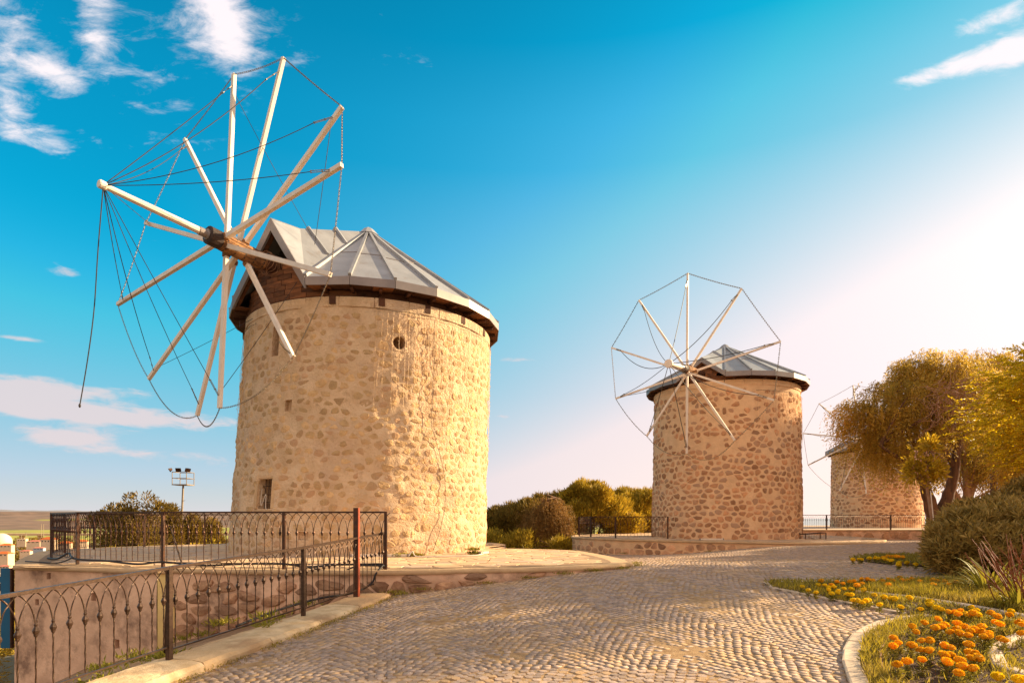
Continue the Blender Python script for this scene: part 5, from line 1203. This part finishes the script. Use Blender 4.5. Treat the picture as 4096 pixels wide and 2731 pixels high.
# bare crown above
bt = empty('bare_tree', tuple(W(3975, 2100, 30))); tag(bt, 'leafless twiggy treetop rising above the two leafy crowns at the right', 'tree')
mb = MB(); root_ = W(3975, 1560, 30)
mb.tube(np.array([W(3975, 2100, 30), W(3978, 1800, 30), root_])-np.array(bt.location), [.2, .12, .05], 6); mb.build('trunk', m_bark, bt)
mb = MB()
for k in range(46):
    d = np.array((g5.normal(0, .5), g5.normal(0, .3), 1.)); p = root_-(0, 0, .2); pts = [p]
    for j in range(7): d = d+g5.normal(0, .32, 3); d /= np.linalg.norm(d); p = p+d*.36; pts.append(p)
    mb.tube(np.array(pts)-np.array(bt.location), np.linspace(.03, .006, 8), 3, False)
mb.build('twigs', m_twig, bt)
# bright locust tree close at the right
RY = 14.5; g = np.random.default_rng(84)
loc = (14.6, 14.6, .5); rob = empty('locust_tree', loc); tag(rob, 'bright golden green locust tree leaning into the right picture edge', 'tree')
rell = [(17.4, 14.9, 8.1, 2.4, 2.6, 1.1), (20.6, 16.4, 9.5, 2.8, 3.0, 1.1), (14.2, 14.6, 4.6, 2.9, 2.4, 1.35), (12.4, 14.4, 3.9, 1.35, 1.6, .9), (12.9, 14.0, 4.9, 1.3, 1.5, .8), (14, 14, 3.4, 2.2, 1.8, .7), (16.2, 14.8, 4.2, 2.0, 2, 1.3), (12.6, 14.2, 3.2, 1.1, 1.2, .45), (14.2, 15.4, 5.4, 1.8, 1.5, .7)]
C, Nn = clumps(g, rell, 5200, .25, -.8)
D0 = Nn*(1, 1, .25)+g.normal(0, .4, Nn.shape)+(0, 0, .02); D0 /= np.linalg.norm(D0, axis=1)[:, None]
sd = np.cross(D0, (0, 0, 1.)); sd /= np.linalg.norm(sd, axis=1)[:, None]
P_, D_, cv = [], [], []; cl = g.random(len(C))
for j in range(9):
    t = j/8; c_ = C+D0*t*.34-(0, 0, .10*t*t)
    for s_ in ((-1, 1) if j < 8 else (0,)):
        P_.append(c_); D_.append(sd*s_*1.0+D0*(.45 if s_ else 1.0)+g.normal(0, .12, D0.shape)); cv.append(cl*.6+.4*g.random(len(C)))
n = len(P_)*len(C); foliage('crown', np.concatenate(P_), np.concatenate(D_), .085*g.uniform(.8, 1.2, n), .042*g.uniform(.8, 1.2, n), m_leafrob, rob, g, np.concatenate(cv))
branchset(rob, g, loc, [([(14.6, 14.6, .5), (14.4, 14.6, 2), (14.3, 14.6, 4.2)], .16, .07), ([(14.4, 14.6, 2.2), (13.2, 14.3, 3.2), (11.9, 14.1, 4.0)], .08, .02), ([(14.35, 14.6, 3), (13.4, 14.4, 4.2), (12.5, 14.3, 5.0)], .07, .02), ([(14.3, 14.6, 3), (15.6, 14.7, 4.6)], .07, .02)], m_bark, 0)
# staked ornamental sapling
SY = 20.0; g0 = W(3733, 2140, SY)
sap = tufted('sapling', 'small staked sapling with yellow green leaves and pale pink blossom before the dark trunk', tuple(g0), [elp(3695, 1885, SY, 60, 34), elp(3722, 1800, SY, 24, 44), elp(3662, 1838, SY, 26, 26), elp(3740, 1880, SY, 28, 60), elp(3650, 1783, SY, 14, 10), elp(3672, 1905, SY, 38, 22), elp(3725, 1935, SY, 22, 26), elp(3655, 1870, SY, 24, 16)], 90, 22, .17, .16, .065, m_leafsap,
             [([g0, W(3722, 2040, SY), W(3708, 1950, SY)], .055, .04), ([W(3708, 1950, SY), W(3690, 1900, SY), W(3672, 1840, SY)], .025, .01), ([W(3708, 1950, SY), W(3716, 1880, SY), W(3718, 1800, SY)], .03, .008)], m_barkpale, 85, .2, cat='tree')
mb = MB(); mb.bar(W(3740, 2135, SY-.1)-g0, W(3722, 1962, SY-.1)-g0, .022); mb.build('stake', m_white, sap)
m_pink = mat('pale_pink_petals', (.8, .55, .5), (.7, .45, .4), .6, trans=.2)
pp = np.array([W(g5.uniform(3655, 3765), g5.uniform(1800, 1890), SY-.25) for _ in range(46)]); foliage('blossom', pp, unit(g5, 46), .07, .05, m_pink, sap, g5)

# oleander bush: lance leaves in whorls on upright shoots
def oleander(label, loc, ells, nsh, seed, L_=.13, m=m_leafole, group=None):
    g = np.random.default_rng(seed); root = empty('oleander_bush', loc); tag(root, label, 'bush', group)
    C, Nn = clumps(g, ells, nsh, .35, -.7); dr = Nn*.8+(0, 0, .55)+g.normal(0, .3, Nn.shape); dr /= np.linalg.norm(dr, axis=1)[:, None]
    P_, D_, cv = [], [], []; cl = g.random(nsh if False else len(C))
    for j in range(7):
        base = C-dr*(.05*j); n0 = unit(g, len(C)); sd = np.cross(dr, n0); sd /= np.linalg.norm(sd, axis=1)[:, None]; s2 = np.cross(dr, sd)
        for k in range(3):
            a = 2*math.pi*k/3; P_.append(base); D_.append(sd*math.cos(a)+s2*math.sin(a)+dr*(1.1-.08*j)); cv.append(cl*.5+.5*g.random(len(C)))
    n = len(P_)*len(C); foliage('foliage', np.concatenate(P_), np.concatenate(D_), L_*g.uniform(.7, 1.25, n), L_*.19*g.uniform(.8, 1.3, n), m, root, g, np.concatenate(cv))
    mb = MB()
    for j in g.choice(len(C), min(90, len(C)), replace=False):
        b = np.array(loc)+g.normal(0, .15, 3)*(1, 1, 0); mb.tube(np.array([b, (b+C[j])/2+g.normal(0, .1, 3), C[j]-dr[j]*.3])-np.array(loc), [.018, .012, .006], 4, False)
    mb.build('stems', m_twig, root)
    return root
BY = 11.6; zb = float(zr(8.6, BY))
oleander('dense olive brown oleander bush behind the marigold bed', tuple(W(3960, 2315, 11.5)), [elp(3930, 2200, 11.4, 190, 110), elp(3800, 2225, 11.3, 95, 80), elp(3880, 2120, 11.8, 150, 90), elp(4030, 2130, 11.8, 170, 120), elp(3760, 2160, 11.6, 60, 60), elp(4120, 2200, 11.2, 160, 120), elp(4010, 2070, 12.2, 110, 80)], 2500, 91, .165)
oleander('taller oleander standing behind the dense bush at the right edge', tuple(W(4070, 2260, 13.5)), [elp(4060, 2050, 13.5, 170, 80), elp(3900, 2060, 13.8, 110, 60), elp(4130, 2000, 13.5, 110, 90)], 1100, 92, .19)
# strap leaved clumps
def strap(label, px, py, nl, Lr, seed, group='strap leaved clumps in the grass'):
    g = np.random.default_rng(seed); b = ground_at(px, py); root = empty('lily_clump', tuple(b)); tag(root, label, 'plant', group)
    for k in range(nl):
        a = g.uniform(0, 2*math.pi); el0 = g.uniform(.5, 1.45); L_ = g.uniform(*Lr); w_ = g.uniform(.018, .034); n = 7; p = np.array((math.cos(a), math.sin(a), 0))*g.uniform(0, .16); V_ = []; d_el = el0
        sd = np.array((-math.sin(a), math.cos(a), 0))
        for j in range(n):
            t = j/(n-1); ww = w_*(1-t**2.5)*(.55+.45*min(1, t*4)); V_ += [p-sd*ww, p+sd*ww+np.array((0, 0, .0))]
            d_el -= .30*t*L_/.5; p = p+np.array((math.cos(a)*math.cos(d_el), math.sin(a)*math.cos(d_el), math.sin(d_el)))*L_/(n-1)
        F_ = [(2*j, 2*j+1, 2*j+3, 2*j+2) for j in range(n-1)]
        link('leaf', mesh('leaf', V_, F_, m_leaflily, var=[g.random()]*len(V_), smooth=True), root)
strap('large strap leaved clump in front of the oleander bush', 3960, 2372, 75, (.45, .8), 101)
strap('smaller strap leaved clump at the right edge below the reddish stems', 4075, 2440, 40, (.3, .55), 102)
rs_ = empty('red_stem_shrub', tuple(ground_at(4110, 2430))); tag(rs_, 'shrub of bare reddish stems at the right picture edge', 'shrub'); g = np.random.default_rng(8)
for k in range(34):
    b = np.array(rs_.location)+g.normal(0, .12, 3)*(1, 1, 0); d = np.array((-g.uniform(.1, .75), g.normal(0, .2), 1.)); p = b; pts = [p]
    for j in range(6): d = d+g.normal(0, .10, 3)+(0, 0, .05); d /= np.linalg.norm(d); p = p+d*g.uniform(.12, .2); pts.append(p)
    mb = MB(); mb.tube(np.array(pts)-np.array(rs_.location), np.linspace(.010, .005, 7), 4); mb.build('stem', m_red, rs_)

# ------------------------------------------------------------------ flower beds
def bed(poly, name, dz, m, step=.12):
    P_ = np.array(poly); a, b = P_.min(0)-.1, P_.max(0)+.1; gx = np.arange(a[0], b[0], step); gy = np.arange(a[1], b[1], step); GX, GY = np.meshgrid(gx, gy, indexing='ij'); I = np.arange(GX.size).reshape(GX.shape)
    q = np.stack([I[:-1, :-1], I[1:, :-1], I[1:, 1:], I[:-1, 1:]], -1).reshape(-1, 4); c = np.stack([GX.ravel()[q].mean(1), GY.ravel()[q].mean(1)], 1)
    Z_ = zr(GX, GY).ravel()+dz+.02*fbm(GX.ravel()*3, GY.ravel()*3, 1.0, 77, 3)
    return tag(link(name, mesh(name, np.stack([GX.ravel(), GY.ravel(), Z_], 1), q[inside(c, poly)], m, smooth=True)), kind='structure')
bed(bedA, 'flower_bed', .02, m_soil, .09); bed(bedB, 'flower_bed', .02, m_soil, .12)
def kerbline(pxs, w, h, step, name='kerb', m=m_granite, side=1, raw=False):
    P_ = np.array([ground_at(*p)[:2] for p in pxs]) if not raw else np.array(pxs); P_ = smooth_line(P_, 8); q = resample(P_, step); root = empty(name, (q[0][0], q[0][1], float(zr(*q[0])))); tag(root, kind='structure')
    for i in range(len(q)-1):
        a, b = q[i], q[i+1]; d = b-a; L_ = np.linalg.norm(d); d /= L_; n_ = np.array((-d[1], d[0]))*side; g_ = .006; V_ = []
        for t, off in ((a+d*g_, 0), (b-d*g_, 0)):
            z_ = float(zr(*t))
            for s_, zz in ((0, -.06), (0, h*.8), (.02, h), (w-.02, h), (w, h*.8), (w, -.06)): v = t+n_*s_; V_.append((v[0], v[1], z_+zz+random.gauss(0, .003)))
        F_ = [(j, 6+j, 7+j, j+1) for j in range(5)]+[(5, 11, 6, 0), (0, 1, 2, 3, 4, 5), (11, 10, 9, 8, 7, 6)]
        o = link('kerb_stone', mesh('kerb_stone', V_, F_, m), root); o.matrix_parent_inverse = Matrix.Translation(-Vector(root.location))
    return root
kerbline(bedA_px[:6], .09, .03, .55)
kerbline([(3735, 2470), (3640, 2482), (3552, 2501), (3475, 2544), (3442, 2603), (3438, 2649), (3462, 2710), (3500, 2790), (3560, 2900)], .15, .035, .42, side=-1)
kerbline([(3052, 2330), (3300, 2325), (3613, 2322), (3852, 2324)], .08, .03, .7, side=-1)
kerbline([(3420, 2374), (3583, 2392), (3728, 2409), (3881, 2435), (4008, 2453), (4110, 2480)], .09, .06, .7)
kerbline([(4130, 2530), (4075, 2545), (4012, 2571), (3962, 2602), (3947, 2634), (3962, 2672), (4012, 2706), (4090, 2725)], .12, .07, .4)
# grass, weeds and low green growth
def grass(name, poly, n, Lr, w_, m, seed, label, dens=None, up=1.3, zoff=.03):
    g = np.random.default_rng(seed); P_ = np.array(poly); a, b = P_.min(0), P_.max(0); q = g.uniform(a, b, (n*3, 2)); q = q[inside(q, poly)]
    if dens is not None: q = q[g.random(len(q)) < dens(q)]
    q = q[np.abs(q[:, 0]/q[:, 1]) < .93][:n]
    z_ = zr(q[:, 0], q[:, 1])+zoff; n_ = len(q); D_ = g.normal(0, .55, (n_, 3)); D_[:, 2] = up
    V, F = leaves(np.stack([q[:, 0], q[:, 1], z_], 1), D_, g.uniform(*Lr, n_), w_, g, .6)
    return tag(link(name, mesh(name, V, F, m, var=np.repeat(g.random(n_), 4))), label, 'grass', kind='stuff')
gzone = [ground_at(*p)[:2] for p in [(3430, 2368), (3583, 2388), (3728, 2405), (3881, 2430), (4008, 2448), (4200, 2480), (4200, 2322), (3852, 2328), (3560, 2338)]]
grass('grass', gzone, 15000, (.06, .17), .009, m_grass, 201, 'dry meadow grass behind the inner stone edging')
grass('grass', bedA, 36000, (.04, .12), .008, m_grass, 202, 'short grass between the marigolds', lambda q: np.clip(.35+1.6*fbm(q[:, 0]*1.3, q[:, 1]*1.3, 1.0, 8, 3), .08, 1))
grass('ground_cover', bedA, 22000, (.03, .09), .014, m_marifol, 203, 'low feathery green growth between the marigolds', lambda q: np.clip(.5+2*fbm(q[:, 0]*1.1+9, q[:, 1]*1.1, 1.0, 18, 3), .1, 1), .7)
grass('ground_cover', bedB, 7000, (.05, .14), .018, m_marifol, 204, 'low green growth of the far flower bed', None, 1.0)
edge = [(x, y) for x, y in [ground_at(*p)[:2] for p in [(3440, 2600), (3475, 2540), (3560, 2502), (3660, 2480), (3760, 2500), (3640, 2540), (3560, 2600), (3540, 2680), (3620, 2760), (3560, 2860), (3480, 2760), (3450, 2700)]]]
grass('grass', edge, 4500, (.05, .13), .007, m_grass, 205, 'tall bright grass along the curved stone edge')
tuft = np.random.default_rng(12)
def weeds(label, spots, n, rad, Lr, w_, m, seed, name='weeds'):
    g = np.random.default_rng(seed); P_ = []
    for (x, y, z_) in spots:
        q = g.normal(0, rad, (n, 3))*(1, 1, .15); q[:, 2] = abs(q[:, 2]); P_.append(q+(x, y, z_))
    P_ = np.concatenate(P_); k = len(P_); D_ = g.normal(0, .8, (k, 3)); D_[:, 2] = abs(D_[:, 2])+.4
    V, F = leaves(P_, D_, g.uniform(*Lr, k), w_, g, .4); return tag(link(name, mesh(name, V, F, m, var=np.repeat(g.random(k), 4))), label, 'weeds', kind='stuff')
weeds('weeds growing on the slope below the sloping railing', [(-4.5, 7.3, -.15), (-5.2, 7.7, -.35), (-3.9, 6.7, .02), (-3.75, 6.5, .06), (-5.6, 8.2, -.5), (-4.6, 9.6, -.1), (-5.0, 10.2, -.25), (-4.2, 10.1, -.1), (-3.6, 10.5, .05), (-3.35, 8.4, .16), (-3.3, 8.0, .14), (-4.0, 5.9, -.02), (-5.9, 10.7, -.6), (-5.5, 10.6, -.5), (-5.7, 9.0, -.5)], 60, .10, (.05, .16), .022, m_leaflily, 301)
weeds('mossy weeds at the foot of the terrace walls', [(x_, y_, z_) for x_, y_, z_ in [(-2.1, 10.6, .27), (-1.6, 10.75, .3), (-.5, 11.0, .38), (.3, 11.2, .46), (1.0, 11.4, .52), (1.6, 11.7, .55), (2.2, 12.1, .56), (2.62, 12.8, .56), (-1.9, 10.4, .26), (2.75, 13.4, .56), (4.9, 26.4, .0), (8, 24.3, .2)]], 110, .10, (.02, .06), .014, m_marifol, 302)
weeds('small yellow flowered weeds at the foot of the near windmill', [(-2.62, 14.5, .66), (-2.75, 14.45, .66), (-2.45, 14.55, .66), (-2.3, 14.6, .66)], 170, .075, (.03, .10), .025, m_marifol, 303)
weeds('dark weed clump by the short tube light', [(-.98, 15.35, .66), (-1.0, 15.4, .75)], 220, .075, (.04, .11), .022, m_marifol, 304)
kx = [(fence_x(y)+.46, y, float(zr(fence_x(y)+.46, y))) for y in np.r_[np.linspace(4.6, 10.4, 46)]]
weeds('yellowish grass tufts along the kerb foot', [k_ for k_ in kx if random.random() < .75], 60, .07, (.012, .045), .008, m_grass, 305, 'grass')
sj = P2[g5.choice(len(P2), 5200, replace=False)]; sj = sj[(sj[:, 1] < 15)][:1500]
weeds('tiny tufts of moss and straw in the joints between the setts', [(x+.05, y+.05, float(zr(x, y))-.006) for x, y in sj], 5, .012, (.008, .02), .006, m_grass, 306, 'joint_moss')
cable('grey irrigation hose curving through the marigold bed', [np.array(ground_at(*p))+(0, 0, .05) for p in [(3560, 2560), (3530, 2600), (3520, 2640), (3535, 2700), (3580, 2745)]], .016, m_twig, 'hose', 'hose')
cable('brown irrigation hose lying between the front marigolds', [np.array(ground_at(*p))+(0, 0, .05) for p in [(3700, 2650), (3740, 2680), (3790, 2710)]], .012, m_twig, 'hose', 'hose')

# marigolds
def petal_head(r, seed, m):
    g = np.random.default_rng(seed); mb = MB()
    mb.lathe([(r*.35, -r*.5), (r*.8, -r*.25), (r*.92, .05*r), (r*.7, r*.4), (r*.25, r*.58), (.001, r*.6)], (0, 0, 0), 9)
    for k in range(95):
        a = g.uniform(0, 2*math.pi); e_ = g.uniform(-.25, 1.45); d = np.array((math.cos(a)*math.cos(e_), math.sin(a)*math.cos(e_), math.sin(e_)*.62)); p = d*r*.86; s_ = np.cross(d, unit(g, 1)[0]); s_ /= np.linalg.norm(s_)
        w_ = r*.20; up = d*r*.22+(0, 0, r*.05); mb.add([p-s_*w_, p+s_*w_, p+s_*w_*.9+up, p-s_*w_*.9+up], [(0, 1, 2, 3)])
    return mesh('flower_head', np.concatenate(mb.V), mb.F, m)
heads = {'o': [petal_head(.035, 400+k, m_orange) for k in range(4)], 'y': [petal_head(.032, 410+k, m_yellow) for k in range(4)]}
def stem_meshes(h, seed):
    g = np.random.default_rng(seed); mb = MB(); mb.tube([(0, 0, 0), (.01, 0, h*.5), (0, 0, h-.01)], .003, 4, False); st = mesh('stem', np.concatenate(mb.V), mb.F, m_marifol)
    n = 60; P_ = np.stack([g.normal(0, .012, n), g.normal(0, .012, n), g.uniform(0, h*.75, n)], 1); D_ = unit(g, n)*(1, 1, .5)+(0, 0, .35); V, F = leaves(P_, D_, g.uniform(.03, .075, n), .012, g, .3)
    return st, mesh('leaves', V, F, m_marifol, var=np.repeat(g.random(n), 4))
stems = {h: [stem_meshes(h, 420+k+int(h*1000)) for k in range(3)] for h in (.15, .10)}
def marigolds(lst, ox, oy, sc, col, h, size, label, group):
    n = 0; xs = [p[0] for p in lst]; ys_ = [p[1] for p in lst]; ext = {}
    for key, idx in (('farthest back', ys_.index(min(ys_))), ('frontmost', ys_.index(max(ys_))), ('rightmost', xs.index(max(xs))), ('leftmost', xs.index(min(xs)))): ext[idx] = key
    base_label = label
    for (x, y) in lst:
        px, py = x/sc+ox, y/sc+oy; b = ground_at(px, py, h+.03)
        label = (ext[n]+' '+base_label) if n in ext else base_label
        root = empty('marigold', (b[0], b[1], float(zr(b[0], b[1]))+.02)); tag(root, label, 'marigold', group)
        hd = link('flower_head', random.choice(heads[col]), root, (0, 0, h)); s_ = size*random.uniform(.85, 1.15); hd.scale = (s_, s_, s_*random.uniform(1.0, 1.25)); hd.rotation_euler = (random.gauss(0, .25), random.gauss(0, .25), random.uniform(0, 6.3))
        a, l_ = random.choice(stems[h]); link('stem', a, root); o = link('leaves', l_, root); o.rotation_euler = (0, 0, random.uniform(0, 6.3)); n += 1
Z4 = (3200, 2050, 2.302)
O1 = [(1147,1003),(1270,968),(1068,1087),(1030,1035),(1245,1050),(1300,1040),(1335,1022),(1445,1007),(1378,1088),(1443,1060),(1468,1100),(1510,1037),(1548,1117),(1568,1078),(1605,1065),(1675,1040),(1670,1080),(1740,1100),(1690,1130),(1735,1125),(860,1140),(858,1218),(903,1190),(1028,1208),(1118,1167),(1195,1165),(1108,1250),(1188,1257),(1335,1213),(1390,1230),(1552,1202),(1325,1300),(1390,1293),(1560,1275),(1608,1283),(1640,1325),(1575,1325),(985,1357),(1123,1340),(1352,1362),(1470,1345),(1497,1400),(1595,1420),(1460,1463),(895,1385),(1797,995),(1838,1015),(2035,1100),(2015,995),(2045,1020),(1850,1150),(1885,1165)]
O2 = [(1757,912),(1813,942),(1370,905),(1455,925),(1475,893),(1425,905),(1592,915),(1928,930)]
Y1 = [(1195,808),(1190,835),(1257,865),(1300,880),(1108,880),(928,860),(1578,862),(1520,920),(1558,935),(1620,895),(1635,930),(1945,900),(733,840),(630,795),(610,803),(490,797),(537,805),(573,818),(435,745)]
Y1b = [(1008,775),(838,780),(772,770),(873,787),(683,750),(470,750)]
Y2 = [(168,657),(228,660),(265,680),(265,702),(313,677),(405,693),(472,697),(587,702),(290,738),(350,715),(345,733),(147,727),(20,673),(75,705)]
O3 = [(195,620),(290,660),(395,645),(340,630),(458,628),(495,623),(567,603),(622,605),(668,617),(757,623),(812,605),(855,618),(916,588),(945,617),(990,617),(1030,602),(1103,622),(523,662),(812,658),(1220,617),(1268,622),(1333,627),(1438,632),(1230,653),(1372,655),(572,645)]
Y4 = [(487,427),(543,422),(568,425),(637,415),(692,410),(718,415),(780,420),(815,432),(842,435),(913,457),(985,455),(1065,470),(908,475),(1135,427),(1150,470)]
O4 = [(811,400),(770,412),(855,402),(885,398),(905,402),(945,405),(1160,392)]
Z = (Z4[0], Z4[1], Z4[2])
marigolds(O1, *Z, 'o', .15, 1.18, 'large orange marigold in the sunny rounded front of the flower bed', 'orange marigolds in the rounded front of the bed')
marigolds(O2, *Z, 'o', .15, 1.18, 'orange marigold growing right against the inner stone edging', 'orange marigolds against the inner edging')
marigolds([(1820,1495),(2030,1530)], *Z, 'y', .15, 1.6, 'big yellow marigold in the bottom right corner, beside the small round kerb', 'big yellow marigolds in the bottom right corner')
marigolds(Y1, *Z, 'y', .10, 1.25, 'yellow marigold in the narrow strip in front of the inner stone edging', 'yellow marigolds in front of the inner edging')
marigolds(Y1b, *Z, 'y', .10, 1.3, 'yellow marigold leaning over the inner stone edging', 'yellow marigolds over the inner edging')
marigolds(Y2, *Z, 'y', .10, 1.15, 'yellow marigold near the pointed left tip of the main flower bed', 'yellow marigolds near the bed tip')
marigolds(O3, *Z, 'o', .10, 1.2, 'orange marigold in the row along the back edge of the main bed', 'orange marigolds along the back edge')
marigolds(Y4, *Z, 'y', .10, 1.5, 'yellow marigold in the small far bed beside the oleander', 'yellow marigolds in the far bed')
marigolds(O4, *Z, 'o', .10, 1.5, 'orange marigold in the small far bed beside the oleander', 'orange marigolds in the far bed')

# ------------------------------------------------------------------ town below at the left
m_tile = mat('orange_roof_tiles', (.62, .17, .04), (.48, .12, .03), .8, scale=1.5, rndamt=.15); m_tile2 = mat('faded_pink_roof', (.50, .20, .16), (.40, .16, .13), .8, scale=1.5)
m_hw = mat('pale_house_wall', (.72, .60, .46), (.62, .50, .38), .9, scale=.5, rndamt=.12); m_hb = mat('pale_blue_wall', (.36, .46, .62), (.3, .4, .55), .9, scale=.5)
m_win = mat('dark_window', (.05, .04, .04), (.03, .03, .03), .3); m_road = mat('far_concrete', (.55, .42, .34), (.48, .36, .28), .9, scale=.2)
def house(label, px, py, y, wpx, hpx, roof=m_tile, wall=m_hw, flat=False, rot=.3):
    k = y/F_PX; c = W(px, py, y); w_, h = wpx*k, hpx*k; root = empty('house', tuple(c)); tag(root, label, 'house', 'houses of the town below'); root.rotation_euler = (0, 0, rot)
    wh = h*(1 if flat else .62); dp = w_*.75
    mb = MB(); mb.box((0, 0, wh/2-3), (w_, dp, wh+6)); mb.build('wall', wall, root)
    if flat: mb = MB(); mb.box((0, 0, wh+.15), (w_*1.04, dp*1.04, .3)); mb.build('roof', roof, root)
    else:
        a, b = w_*.56, dp*.58; z0_, z1_ = wh, h; r_ = w_*.22
        mb = MB(); mb.add([(-a, -b, z0_), (a, -b, z0_), (a, b, z0_), (-a, b, z0_), (-r_, 0, z1_), (r_, 0, z1_)], [(3, 2, 1, 0), (0, 1, 5, 4), (1, 2, 5), (2, 3, 4, 5), (3, 0, 4)]); mb.build('roof', roof, root)
    for i in range(3):
        x = (i-1)*w_*.3; mb = MB(); mb.box((x, -dp/2-.02, wh*.55), (w_*.12, .12, wh*.3)); mb.build('window', m_win, root)
    return root
house('orange roofed white house at the left picture edge', 18, 2226, 330, 50, 22, rot=.1)
house('cream house behind the round trees at the left edge', 28, 2190, 430, 40, 18, wall=m_hw)
house('orange roofed house directly left of the terrace railing', 196, 2172, 560, 44, 26, rot=-.1)
house('long house with a faded pink roof below the dome', 140, 2172, 600, 46, 13, m_tile2)
house('house with a pink roof and a pale blue wall', 158, 2198, 440, 34, 12, m_tile2, m_hb)
house('low pink roofed house among the round trees', 105, 2210, 380, 34, 12, m_tile2)
house('low pink roofed house near the terrace corner', 22, 2272, 230, 34, 14, m_tile2)
house('white flat roofed building with a glazed front, lowest at the left edge', -4, 2400, 95, 46, 100, m_hw, m_hw, True, .25)
house('small white house with orange roof seen through the railing', 262, 2185, 520, 40, 22)
house('white house seen through the middle of the railing', 330, 2175, 560, 36, 18, rot=.5)
house('tiny pale house by the concrete road', 90, 2165, 680, 30, 10, m_hw, m_hw, True)
dome = empty('dome_hall', tuple(W(4, 2166, 640))); tag(dome, 'white domed sports hall at the left edge of the town', 'hall')
mb = MB(); R1_ = 9.6; mb.lathe([(R1_, -8)]+[(R1_*math.cos(t), R1_*.95*math.sin(t)) for t in np.linspace(0, 1.5, 9)], (0, 0, 0), 28); mb.build('shell', mat('white_membrane', (.8, .7, .58), (.75, .64, .52), .6), dome, smooth=True)
via = empty('viaduct', tuple(W(160, 2136, 1000))); tag(via, 'long pale concrete road viaduct crossing the plain', 'bridge')
mb = MB(); mb.box((0, 0, -.2), (900, 14, 3.4)); mb.build('deck', m_road, via)
for k in range(-14, 15): mb = MB(); mb.box((k*30, 0, -8), (3.2, 8, 12)); mb.build('pier', m_road, via)
for i, (px, py, h) in enumerate([(165, 2133, 40), (174, 2133, 40), (206, 2133, 26), (86, 2150, 14), (104, 2152, 22), (40, 2156, 14)]):
    b = W(px, py, 940); k = 940/F_PX; root = empty('light_pole', tuple(b)); tag(root, ['tall thin lighting pole, left one of the near pair above the viaduct', 'tall thin lighting pole, right one of the near pair above the viaduct', 'thin pole just left of the leaning railing panel', 'short pole before the viaduct, right of the dome', 'lamp pole between the dome and the pink roof', 'short pole beside the white dome'][i], 'pole', 'lighting poles on the plain')
    mb = MB(); mb.tube([(0, 0, -6), (0, 0, h*k)], [.45, .3], 5); mb.build('shaft', m_mast, root); mb = MB(); mb.bar((-1.2, 0, h*k), (1.2, 0, h*k), .4); mb.build('lamp_arm', m_mast, root)
g = np.random.default_rng(55); P_ = []
for k in range(420):
    y = g.uniform(120, 760) if k % 3 else g.uniform(700, 980); px = g.uniform(-60, 330) if k % 4 else g.uniform(300, 1000); x = (px-2048)/F_PX*y; z_ = gz(x, y); r = g.uniform(2.0, 3.8)*(1 if y > 200 else .7)
    c = np.array((x, y, z_+r*.8)); u = unit(g, 150); P_.append((c+u*r*(1, 1, .75)*g.uniform(.7, 1.05, (150, 1)), u, np.full(150, g.random())))
for (a, b) in ((1,),) if False else (): pass
V, F = leaves(np.concatenate([p[0] for p in P_]), np.concatenate([p[1] for p in P_])+(0, 0, .3), 1.5, .9, g); 
tag(link('town_trees', mesh('town_trees', V, F, m_leafdark, var=np.repeat(np.concatenate([p[2] for p in P_]), 4))), 'mass of round dark trees growing between the town houses', 'trees', kind='stuff')
P_ = []
for k in range(260):
    y = g.uniform(46, 120); px = g.uniform(-300, 2700); x = (px-2048)/F_PX*y; z_ = gz(x, y); r = g.uniform(1.2, 2.2)
    c = np.array((x, y, min(z_+r*.7, EYE-.02*y-r))); u = unit(g, 160); P_.append((c+u*r*(1.2, 1.2, .8)*g.uniform(.6, 1.05, (160, 1)), u, np.full(160, g.random())))
V, F = leaves(np.concatenate([p[0] for p in P_]), np.concatenate([p[1] for p in P_])+(0, 0, .3), .5, .25, g)
tag(link('hillside_scrub', mesh('hillside_scrub', V, F, m_leafpine, var=np.repeat(np.concatenate([p[2] for p in P_]), 4))), 'scrub covering the slope below the windmill hill', 'scrub', kind='stuff')
